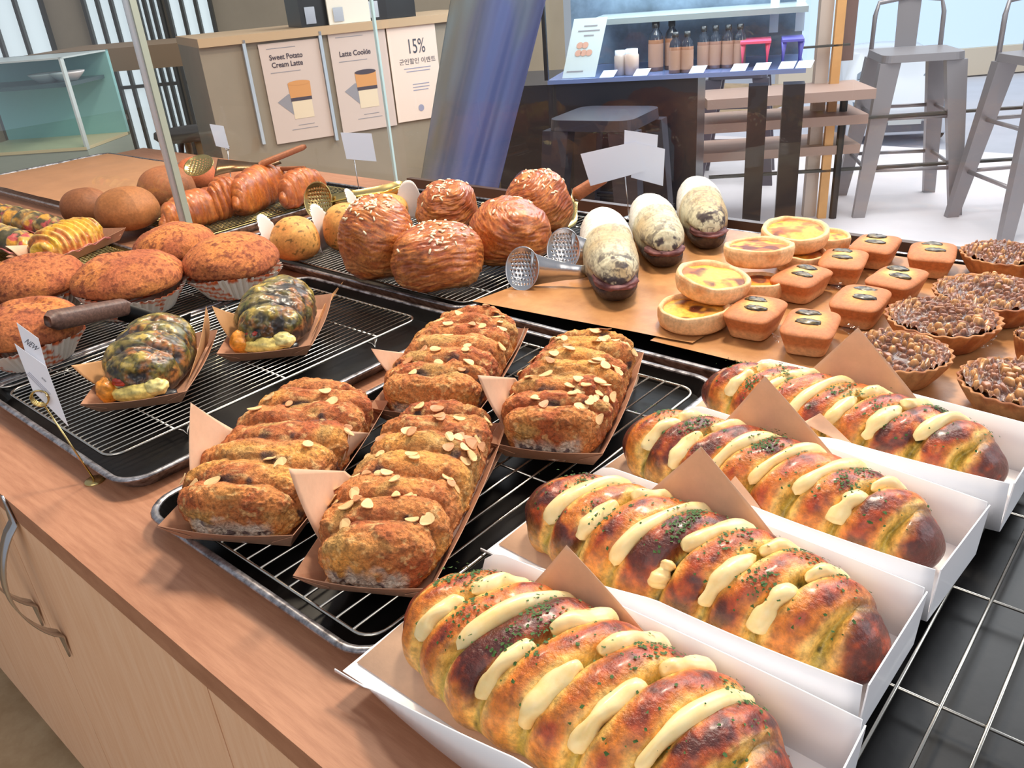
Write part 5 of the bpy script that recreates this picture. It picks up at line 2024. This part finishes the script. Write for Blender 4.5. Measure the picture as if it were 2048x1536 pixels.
def bottle(u, wpx, hpx, back, label, col, cat='bottle', jar=False, grp='brown drink bottles in the fridge'):
    s_ = sc((u, 140))[0]
    dd = depth(q)
    r = wpx / 2 * dd / FOC
    h = hpx * dd / FOC / 0.93
    loc = scpt(s_, zs + 0.001, back)
    t = thing('drink_bottle' if not jar else 'glass_jar', label, cat, loc, 0, grp)
    m = mat('bottle_%d_%d_%d' % col, col, rough=0.25, coat=0.3)
    if jar:
        MB().lathe([(0, 0), (r, 0), (r, h * .75), (r * .85, h * .82)], 20).build('glass_body', m, t, sm=True)
        MB().lathe([(r * .86, h * .80), (r * .86, h), (0, h)], 20).build('lid', mat('pale_lid', (226, 236, 250), rough=0.3), t, sm=True)
    else:
        MB().lathe([(0, 0), (r, 0), (r, h * .62), (r * .97, h * .64)], 20).build('glass_body', m, t, sm=True)
        MB().lathe([(r * 1.01, h * .08), (r * 1.01, h * .56)], 20).build('paper_label', mat('kraft_label', (178, 140, 118), rough=0.6), t, sm=True)
        MB().lathe([(r * .97, h * .63), (r * .80, h * .76), (r * .45, h * .84), (r * .42, h * .9)], 20).build('shoulder', mat('dark_glass', (40, 48, 62), rough=0.08, coat=0.6), t, sm=True)
        MB().lathe([(r * .5, h * .88), (r * .5, h), (0, h)], 20).build('cap', M_mach, t, sm=True)
    return t


bottle(1236, 24, 42, 0.06, 'left white jar in the fridge beside the paper notice', (200, 186, 178), 'jar', True, 'white jars in the fridge')
bottle(1260, 28, 44, 0.05, 'right white jar in the fridge, dotted lid, beside its twin', (214, 190, 176), 'jar', True, 'white jars in the fridge')
bottle(1303, 30, 84, 0.14, 'tallest brown bottle, leftmost in the fridge', (160, 112, 82))
bottle(1334, 28, 84, 0.17, 'tall brown bottle second from the left in the fridge', (160, 112, 82))
for k, u in enumerate((1348, 1372)):
    bottle(u, 24, 68, 0.04, ['short brown bottle in front, left of the pair', 'short brown bottle in front, right of the pair'][k], (164, 118, 92))
for k, u in enumerate((1402, 1426, 1452, 1476)):
    bottle(u, 24, 72, 0.12, 'brown bottle number %s in the rear row of the fridge, counted left to right' % ['one', 'two', 'three', 'four'][k], (158, 118, 100))
# price tags on the shelf edge
M_tag = mat('price_tag', (220, 234, 255), rough=0.3)
tg = [(1213, 'below the left jar'), (1280, 'right of the jars'), (1392, 'below the front bottles'), (1475, 'left of the pink stand'), (1520, 'under the pink stand'), (1570, 'under the blue stand'), (1605, 'rightmost on the shelf')]
for u, lb in tg:
    s_ = sc((u, 150))[0]
    o = MB()
    w2 = 0.026
    o.add([scpt(s_ - w2, zs + 0.001, -0.004), scpt(s_ + w2, zs + 0.001, -0.004), scpt(s_ + w2 + 0.012, zs + 0.022, 0.025), scpt(s_ - w2 + 0.012, zs + 0.022, 0.025)], [(0, 1, 2, 3)])
    ob = o.build('price_tag', M_tag)
    solidify(ob, 0.001)
    finish(ob, 'small white price tag on the fridge shelf, ' + lb, 'price tag', 'price tags on the fridge shelf')
# leaning menu sheet in the fridge
s_a, s_b = sc((1122, 155))[0], sc((1188, 150))[0]
zt_ = sc((1180, 38))[1]
dsh = thing('menu_sheet', 'pale leaning notice with printed pastries at the left of the fridge', 'sign')
sh = 0.045
mo('paper', [scpt(s_a, zs + .002, 0.02), scpt(s_b, zs + .002, 0.02), scpt(s_b + sh, zt_, 0.07), scpt(s_a + sh, zt_, 0.07)], [(0, 1, 2, 3)], mat('pale_notice', (200, 214, 216), rough=0.5), dsh, sm=False)
def shp(a, b, o=-0.0015):
    s_ = s_a + (s_b - s_a) * a + sh * b
    return scpt(s_, zs + .002 + (zt_ - zs - .002) * b, 0.02 + 0.05 * b + o)
for b0, a0, a1 in ((0.86, 0.35, 0.75), (0.78, 0.2, 0.85), (0.70, 0.4, 0.7), (0.10, 0.1, 0.6)):
    mo('print_line', [shp(a0, b0), shp(a1, b0), shp(a1, b0 + 0.02), shp(a0, b0 + 0.02)], [(0, 1, 2, 3)], M_shade, dsh, sm=False)
for k in range(5):
    ca, cb_ = 0.34 + 0.16 * (k % 3), 0.42 + 0.13 * (k // 3)
    pts = [shp(ca + 0.10 * math.cos(2 * PI * j / 14), cb_ + 0.055 * math.sin(2 * PI * j / 14), -0.002) for j in range(14)]
    mo('printed_pastry', pts, [tuple(range(14))], mat('peach_spot', (206, 160, 140), rough=0.6), dsh, sm=False)
# coloured little stands
for (u0, u1, cc, lb) in ((1478, 1540, (226, 84, 120), 'pink topped little display stand in the fridge'), (1562, 1606, (96, 96, 190), 'violet topped little display stand in the fridge')):
    s0, s1 = sc((u0, 130))[0], sc((u1, 130))[0]
    t = thing('display_stand', lb, 'display stand')
    mtop = mat('top_%d' % cc[0], cc, rough=0.4)
    scbox(s0, s1, zs + 0.085, zs + 0.093, 0.03, 0.20, mtop, 'stand_top', t)
    for k in range(4):
        s_ = s0 + (s1 - s0) * (0.1 + 0.8 * (k % 2))
        o_ = 0.045 if k < 2 else 0.18
        MB().tube([scpt(s_, zs + 0.0845, o_), scpt(s_, zs + 0.04, o_), scpt(s_, zs + 0.001, o_)], 0.004, 8, radii=[0.010, 0.004, 0.003]).build('leg', mtop, t, sm=True)

# ---- stools mirrored in the glass, built as solid objects behind it
def metal_stool(loc, rz, label, s=1.0, col=(150, 146, 148), H=0.79, backrest=True, wd=0.20, group=None):
    t = thing('bar_stool', label, 'stool', loc, rz, group)
    m = mat('stool_metal_%d' % col[0], col, rough=0.35, metal=0.4)
    w = wd
    o = MB()
    o.add([(a, b, H) for a, b in rrect(-w, w, -w, w, 0.05)] + [(a, b, H - 0.035) for a, b in rrect(-w * 1.02, w * 1.02, -w * 1.02, w * 1.02, 0.05)], [tuple(range(28))] + [(i, i + 28, (i + 1) % 28 + 28, (i + 1) % 28) for i in range(28)] + [tuple(range(55, 27, -1))])
    o.build('seat', m, t)
    for sx in (-1, 1):
        for sy in (-1, 1):
            a = Vector((sx * w * 0.80, sy * w * 0.80, H - 0.036))
            b = Vector((sx * w * 1.25, sy * w * 1.25, 0.0))
            q0, q1 = 0.048, 0.030
            V = []
            for p, r in ((a, q0), (b, q1)):
                V += [(p.x - r, p.y - r * .6, p.z), (p.x + r, p.y - r * .6, p.z), (p.x + r, p.y + r * .6, p.z), (p.x - r, p.y + r * .6, p.z)]
            mo('leg', V, [(0, 1, 2, 3), (7, 6, 5, 4), (0, 4, 5, 1), (1, 5, 6, 2), (2, 6, 7, 3), (3, 7, 4, 0)], m, t, sm=False)
    for zz in (H * 0.30, H * 0.62):
        k = w * (0.80 + 0.45 * (1 - zz / H))
        for a, b in (((-k, -k), (k, -k)), ((k, -k), (k, k)), ((k, k), (-k, k)), ((-k, k), (-k, -k))):
            MB().tube([(a[0], a[1], zz), (b[0], b[1], zz)], 0.010, 6).build('footrest_bar', m, t, sm=True)
    if backrest:
        MB().tube([(-w * .9, w * .95, H - 0.04), (-w * .88, w * 1.0, H + 0.16), (-w * .80, w * 1.05, H + 0.22), (0, w * 1.1, H + 0.24), (w * .80, w * 1.05, H + 0.22), (w * .88, w * 1.0, H + 0.16), (w * .9, w * .95, H - 0.04)], 0.012, 8).build('backrest_tube', m, t, sm=True)
        MB().add([(-w * .28, w * 1.02, H), (w * .28, w * 1.02, H), (w * .30, w * 1.10, H + .24), (-w * .30, w * 1.10, H + .24)], [(0, 1, 2, 3)]).build('back_slat', m, t)
    return t


def stool_at(u, v, z_seat, **k):
    p = W(u, v, z_seat)
    return (p[0], p[1], floor_z)
c = W(1830, 100, 0.0)
metal_stool((c[0], c[1], floor_z), 0.55, 'grey metal bar stool with backrest before the street window', H=0.79, wd=0.19)
c = W(2120, 105, 0.0)
metal_stool((c[0], c[1], floor_z), 0.75, 'grey metal bar stool cut off at the right edge', H=0.79, wd=0.19)
c = W(1480, 105, -0.12)
M2 = (96, 92, 104)
metal_stool((c[0] * .86, c[1] * .86, floor_z), 0.4, 'dark metal bar stool under the bottles, nearer the street', col=M2, H=0.66, backrest=False, wd=0.17)
c = W(1240, 60, -0.12)
for (u, v, rz, lb) in ((1210, 215, 0.2, 'dark metal stool in front of the fridge base at left'),):
    r_ = ray(u, v)
    k = 2.95 / math.hypot(r_[0], r_[1])
    p = CAM + r_ * k
    metal_stool((p[0], p[1], floor_z), rz, lb, col=(58, 56, 66), H=0.84, backrest=False, wd=0.15)

def wooden_stool(u, v, dist, label, H=0.66, s=1.0, black=False):
    r_ = ray(u, v)
    k = dist / math.hypot(r_[0], r_[1])
    p = CAM + r_ * k
    t = thing('cafe_stool', label, 'stool', (p[0], p[1], floor_z), 0.5)
    m = mat('pale_wood', (170, 138, 100), rough=0.5) if not black else M_mach
    seat = mat('grey_seat', (96, 90, 84), rough=0.6)
    MB().lathe([(0, H - 0.03), (0.17 * s, H - 0.03), (0.19 * s, H - 0.01), (0.185 * s, H + 0.015), (0.12 * s, H + 0.012), (0, H + 0.006)], 28).build('seat', seat, t, sm=True)
    for k in range(4):
        a = PI / 4 + k * PI / 2
        MB().tube([(0.13 * s * math.cos(a), 0.13 * s * math.sin(a), H - 0.031), (0.23 * s * math.cos(a), 0.23 * s * math.sin(a), 0.0)], 0.017, 8, radii=[0.02, 0.013]).build('leg', m, t, sm=True)
    MB().tube([(0.185 * s * math.cos(2 * PI * k / 24), 0.185 * s * math.sin(2 * PI * k / 24), H * 0.38) for k in range(24)], 0.009, 6, closed=True).build('foot_ring', M_mach, t, sm=True)
    return t


wooden_stool(360, 178, 4.9, 'wooden cafe stool with grey round seat left of the drink posters')
wooden_stool(470, 178, 5.3, 'wooden cafe stool just left of the Sweet Potato poster')
wooden_stool(392, 232, 6.2, 'black legged cafe stool behind the wooden one', H=0.5, black=True)
wooden_stool(165, 150, 6.0, 'wooden cafe stool seen through the left glass')

# ---- far wall with reflected windows at left, built solid
FW = bgframe(300, 60, 7.4, (0.72, 0.69))
q, d, n = FW
M_wallb = mat('beige_wall', (172, 158, 136), rough=0.8, noise=(2, 0.1))
a0, b0 = Wp(-420, 60, q, n), Wp(1130, 60, q, n)
def fw(s_, z_, o_=0.0):
    p = q + d * s_ - n * o_
    return (p[0], p[1], z_)
s0, s1 = (a0 - q) @ d, (b0 - q) @ d
mb = MB()
mb.add([fw(s0, floor_z, 0.05), fw(s1, floor_z, 0.05), fw(s1, 2.3, 0.05), fw(s0, 2.3, 0.05), fw(s0, floor_z, 0.15), fw(s1, floor_z, 0.15), fw(s1, 2.3, 0.15), fw(s0, 2.3, 0.15)],
       [(0, 1, 2, 3), (7, 6, 5, 4), (1, 0, 4, 5), (2, 1, 5, 6), (3, 2, 6, 7), (0, 3, 7, 4)])
finish(mb.build('wall_back', M_wallb), kind='structure')
M_day = mat('daylight_pane', (220, 232, 236), rough=0.3, emit=((214, 228, 234), 0.85))
M_winf = mat('window_frame_dark', (70, 68, 62), rough=0.5)
for k, (u0, u1) in enumerate(((-60, 95), (180, 262), (285, 330), (345, 430), (445, 505), (540, 640))):
    A0, A1 = (Wp(u0, 60, q, n) - q) @ d, (Wp(u1, 60, q, n) - q) @ d
    zt_, zb_ = 0.75, -0.62
    if k in (4, 5):
        zt_, zb_ = 0.0, -0.5
    t = bpy.data.objects.new('window_%d' % (k + 1), None)
    COL.objects.link(t)
    t['kind'] = 'structure'
    mo('pane', [fw(A0, zb_, 0.045), fw(A1, zb_, 0.045), fw(A1, zt_, 0.045), fw(A0, zt_, 0.045)], [(0, 1, 2, 3)], M_day, t, sm=False)
    f = MB()
    nb_ = 3
    for j in range(nb_ + 1):
        s_ = A0 + (A1 - A0) * j / nb_
        V = [fw(s_ - .012, zb_, 0.0), fw(s_ + .012, zb_, 0.0), fw(s_ + .012, zt_, 0.0), fw(s_ - .012, zt_, 0.0), fw(s_ - .012, zb_, 0.044), fw(s_ + .012, zb_, 0.044), fw(s_ + .012, zt_, 0.044), fw(s_ - .012, zt_, 0.044)]
        f.add(V, [(0, 1, 2, 3), (7, 6, 5, 4), (1, 0, 4, 5), (2, 1, 5, 6), (3, 2, 6, 7), (0, 3, 7, 4)])
    for z_ in (zb_, (zb_ * .6 + zt_ * .4), zt_):
        V = [fw(A0, z_ - .012, 0.002), fw(A1, z_ - .012, 0.002), fw(A1, z_ + .012, 0.002), fw(A0, z_ + .012, 0.002), fw(A0, z_ - .012, 0.043), fw(A1, z_ - .012, 0.043), fw(A1, z_ + .012, 0.043), fw(A0, z_ + .012, 0.043)]
        f.add(V, [(0, 1, 2, 3), (7, 6, 5, 4), (1, 0, 4, 5), (2, 1, 5, 6), (3, 2, 6, 7), (0, 3, 7, 4)])
    f.build('window_frame', M_winf, t)

# tables and pale box things in the room at left
def room_table(px0, px1, vtop, dist, label, legs=True, m=None, th=0.03, dep=0.6):
    fr = bgframe((px0 + px1) / 2, vtop, dist, (0.756, 0.65))
    qq_, dd_, nn_ = fr
    A0, A1 = (Wp(px0, vtop, qq_, nn_) - qq_) @ dd_, (Wp(px1, vtop, qq_, nn_) - qq_) @ dd_
    zz = qq_[2]
    def fp(s_, z_, o_):
        p = qq_ + dd_ * s_ - nn_ * o_
        return (p[0], p[1], z_)
    t = thing('cafe_table', label, 'table')
    F = [(0, 1, 2, 3), (7, 6, 5, 4), (1, 0, 4, 5), (2, 1, 5, 6), (3, 2, 6, 7), (0, 3, 7, 4)]
    MB().add([fp(A0, zz - th, 0), fp(A1, zz - th, 0), fp(A1, zz, 0), fp(A0, zz, 0), fp(A0, zz - th, dep), fp(A1, zz - th, dep), fp(A1, zz, dep), fp(A0, zz, dep)], F).build('tabletop', m or M_tan, t)
    for s_ in (A0 + 0.05, A1 - 0.05):
        for o_ in (0.05, dep - 0.05):
            MB().tube([fp(s_, zz - th - 0.001, o_), fp(s_, floor_z, o_)], 0.018, 8).build('leg', M_mach if not m else m, t, sm=True)
    return t
room_table(40, 620, 88, 4.4, 'long brown table behind the stools at upper left', m=mat('brown_table', (146, 120, 92), rough=0.5), th=0.10)
# teal glass case at far left
tc_ = thing('glass_case', 'teal tinted glass case with white bowls at the left edge', 'display case')
TQ, TD, TN = bgframe(60, 215, 3.9, (0.80, 0.60))
def tp(u, v, o=0.0):
    p = Wp(u, v, TQ, TN)
    return p
l0, l1 = (tp(-120, 215) - TQ) @ TD, (tp(150, 215) - TQ) @ TD
zt1, zb1 = tp(80, 118)[2], tp(80, 306)[2]
def tpt(s_, z_, o_):
    p = TQ + TD * s_ - TN * o_
    return (p[0], p[1], z_)
F6 = [(0, 1, 2, 3), (7, 6, 5, 4), (1, 0, 4, 5), (2, 1, 5, 6), (3, 2, 6, 7), (0, 3, 7, 4)]
def tbox(s0_, s1_, z0_, z1_, o0_, o1_, m, nm, par):
    return MB().add([tpt(s0_, z0_, o0_), tpt(s1_, z0_, o0_), tpt(s1_, z1_, o0_), tpt(s0_, z1_, o0_), tpt(s0_, z0_, o1_), tpt(s1_, z0_, o1_), tpt(s1_, z1_, o1_), tpt(s0_, z1_, o1_)], F6).build(nm, m, par)
M_teal = mat('teal_panel', (150, 206, 206), rough=0.3)
tbox(l0, l1, zb1, zt1, 0.34, 0.36, M_teal, 'back_panel', tc_)
tbox(l0, l1, floor_z, zb1 - 0.001, 0.0, 0.36, mat('case_base', (176, 190, 180), rough=0.5), 'base_cabinet', tc_)
tbox(l0, l1, zb1, zb1 + 0.012, -0.004, 0.36, mat('pale_gold_edge', (226, 216, 176), rough=0.4), 'lower_rail', tc_)
tbox(l0, l1, zt1 - 0.006, zt1, -0.003, 0.36, mat('case_rail', (206, 220, 220), rough=0.3), 'top_rail', tc_)
tbox(l1 - 0.008, l1, zb1, zt1, -0.003, 0.02, mat('case_rail', (206, 220, 220)), 'corner_edge', tc_)
mo('glass_front', [tpt(l0, zb1, 0), tpt(l1, zb1, 0), tpt(l1, zt1, 0), tpt(l0, zt1, 0)], [(0, 1, 2, 3)], glass_mat('teal_glass', tint=(0.80, 0.95, 0.94)), tc_, sm=False)
zsh = tp(80, 172)[2]
tbox(l0, l1 - 0.03, zsh - 0.014, zsh, 0.04, 0.33, mat('case_shelf', (74, 96, 100), rough=0.3), 'shelf', tc_)
for u in (52, 96):
    s_ = (tp(u, 170) - TQ) @ TD
    bw = thing('bowl', ['white bowl in the teal glass case, left one', 'white bowl in the teal glass case, right one'][u > 60], 'bowl', tpt(s_, zsh + 0.001, 0.15))
    MB().lathe([(0, 0.0), (0.035, 0.0), (0.065, 0.028), (0.068, 0.034), (0.062, 0.032), (0.034, 0.006), (0, 0.005)], 24).build('bowl_body', M_white, bw, sm=True)

# ---- street and car at the right: a reflection in the glass, built solid
M_pave = mat('bright_pavement', (226, 226, 234), rough=0.7, noise=(1.2, 0.06))
gz = -2.66
p1, p2 = W(1500, 420, gz), W(2300, 420, gz)
finish(mo('pavement', [(-8.5, 5.9, gz), (6, 5.9, gz), (6, 40, gz), (-26, 40, gz)], [(0, 1, 2, 3)], M_pave, sm=False), kind='structure')
SF = bgframe(1850, 60, 24, (0.756, 0.65))
q, d, n = SF
def streetbox(u0, v0, u1, v1, m, name, label=None, cat=None, dep=0.3, off=0.0, kind=None):
    o = sheetbox((q, d, n), (u0, v0, u1, v1), dep, m, name, None, off)
    return finish(o, label, cat, kind=kind)
streetbox(1560, -260, 2500, 88, mat('pale_blue_facade', (190, 212, 232), rough=0.6, emit=((200, 220, 240), 0.7)), 'street_facade', 'pale blue building facade across the street', 'building')  # facade glows: daylight on it is put in as emission
streetbox(1560, 90, 2500, 144, mat('cream_wall', (240, 222, 196), rough=0.7), 'garden_wall', 'cream low wall across the street above the blue band', 'wall', off=0.1)
streetbox(1880, 140, 2500, 158, mat('blue_band', (60, 130, 220), rough=0.5), 'blue_tarpaulin', 'bright blue strip of tarpaulin along the cream wall', 'tarpaulin', off=0.5, dep=0.2)
streetbox(1600, 159, 2500, 176, mat('brick_curb', (190, 160, 150), rough=0.8), 'curb', 'reddish curb in front of the cream wall', 'curb', off=0.6, dep=0.5)
# car
cc_ = W(1800, 296, gz)
vd = cc_[:2] / np.linalg.norm(cc_[:2])
car = thing('car', 'white hatchback parked outside, its front facing the cafe', 'car', (cc_[0], cc_[1], gz), math.atan2(vd[1], vd[0]) - PI / 2 + 0.25)
M_car = mat('white_car_paint', (240, 244, 250), rough=0.2, coat=0.5)
# side profile along y (front at y=0), z
prof = [(0.0, 0.25), (-0.02, 0.55), (0.10, 0.74), (0.95, 0.98), (1.55, 1.42), (2.6, 1.48), (3.55, 1.30), (3.9, 0.9), (3.95, 0.35), (3.9, 0.22), (0.1, 0.20)]
V, F = [], []
nw = 9
for j in range(nw):
    u = -1 + 2 * j / (nw - 1)
    for (y, z) in prof:
        tuck = 0.82 if z > 1.05 else 1.0
        V.append((u * 0.82 * tuck, y + 0.18 * u * u * (1 if y < 1 else -1), z - 0.03 * u * u))
k = len(prof)
for j in range(nw - 1):
    for i in range(k):
        F.append((j * k + i, j * k + (i + 1) % k, (j + 1) * k + (i + 1) % k, (j + 1) * k + i))
F += [tuple(range(k))[::-1], tuple((nw - 1) * k + i for i in range(k))]
mo('car_body', V, F, M_car, car)
M_cg = mat('car_glass', (130, 144, 160), rough=0.1)
mo('windscreen', [(-0.60, 1.07, 1.02), (0.60, 1.07, 1.02), (0.52, 1.56, 1.38), (-0.52, 1.56, 1.38)], [(0, 1, 2, 3)], M_cg, car, sm=False)
for s in (-1, 1):
    mo('headlamp', [(s * 0.78, 0.12, 0.60), (s * 0.46, -0.02, 0.60), (s * 0.50, 0.03, 0.70), (s * 0.80, 0.24, 0.76)], [(0, 1, 2, 3)], M_cg, car, sm=False)
    MB().lathe([(0, -0.1), (0.3, -0.1), (0.3, 0.1), (0, 0.1)], 24).build('wheel', M_mach, car, sm=False, loc=(s * 0.72, 0.75, 0.3), rot=(0, PI / 2, 0))
MB().box(-0.5, 0.5, -0.06, -0.03, 0.28, 0.44).build('lower_grille', mat('grille', (110, 112, 120), rough=0.5), car)
MB().box(-0.26, 0.26, -0.075, -0.062, 0.40, 0.50).build('number_plate', mat('plate', (226, 230, 226), rough=0.5), car)

# window wall mirrored in the glass, built solid: mullions, wooden post, bench planks
WF = bgframe(1680, 200, 4.6, (0.80, 0.60))
q, d, n = WF
win = bpy.data.objects.new('window_7', None)
COL.objects.link(win)
win['kind'] = 'structure'
for (u0, v0, u1, v1) in ((1560, 211, 2600, 216), (1420, 318, 2600, 323), (1400, 98, 1700, 102)):
    o = sheetbox((q, d, n), (u0, v0, u1, v1), 0.03, M_winf, 'window_bar', win)
sheetbox((q, d, n), (1698, -200, 1722, 120), 0.05, mat('brown_mullion', (120, 96, 88), rough=0.5), 'window_mullion', win, off=-0.06)
o = sheetbox((q, d, n), (1668, -300, 1686, 470), 0.03, mat('honey_wood', (226, 170, 106), rough=0.45, noise=(6, 0.15)), 'wooden_post', None, off=0.0)
finish(o, 'honey coloured wooden post left of the grey bar stools', 'post')
sheetbox((q, d, n), (1636, -300, 1662, 470), 0.05, mat('pale_post', (206, 190, 176), rough=0.5), 'trim_1', None, off=-0.05)
bpy.data.objects['trim_1']['kind'] = 'structure'
# bench / deck planks reflected in the glass, built as a solid bench
M_deck = mat('grey_brown_planks', (168, 140, 126), rough=0.6)
bench = thing('wooden_bench', 'brown wooden bench with stacked planks behind the stool legs', 'bench')
for k, (v0, v1) in enumerate(((168, 205), (230, 262), (285, 330))):
    a, b = Wp(1400 - 40 * k, v1, q, n), Wp(1720, v0, q, n)
    z0, z1 = min(a[2], b[2]), min(a[2], b[2]) + 0.045
    sA, sB = (a - q) @ d, (b - q) @ d
    V = []
    for o_ in (0.0, 0.35):
        for s_, z_ in ((sA, z0), (sB, z0), (sB, z1), (sA, z1)):
            p = q + d * s_ + n * (0.25 - 0.12 * k - o_)
            V.append((p[0], p[1], z_))
    MB().add(V, F6).build('plank', M_deck, bench)
for s_ in (sA + .1, sB - .1):
    p = q + d * s_ + n * 0.0
    MB().tube([(p[0], p[1], floor_z), (p[0], p[1], z0 + 0.28)], 0.02, 8).build('leg', M_mach, bench)
# dark reflection in the glass, built solid as table legs
for (u0, u1, lb) in ((1492, 1532, 'left'), (1560, 1606, 'right')):
    pass
dark_t = thing('high_table', 'high dark table with thick square legs under the fridge shelf end', 'table')
TF = bgframe(1550, 300, 3.2, (0.9025, 0.4307))
q2, d2, n2 = TF
for (u0, u1) in ((1492, 1530), (1560, 1602)):
    a, b = (Wp(u0, 280, q2, n2) - q2) @ d2, (Wp(u1, 280, q2, n2) - q2) @ d2
    V = []
    for o_ in (0.0, 0.08):
        for s_, z_ in ((a, floor_z), (b, floor_z), (b, zs - 0.05), (a, zs - 0.05)):
            p = q2 + d2 * s_ - n2 * o_
            V.append((p[0], p[1], z_))
    MB().add(V, F6).build('leg', M_dark, dark_t)
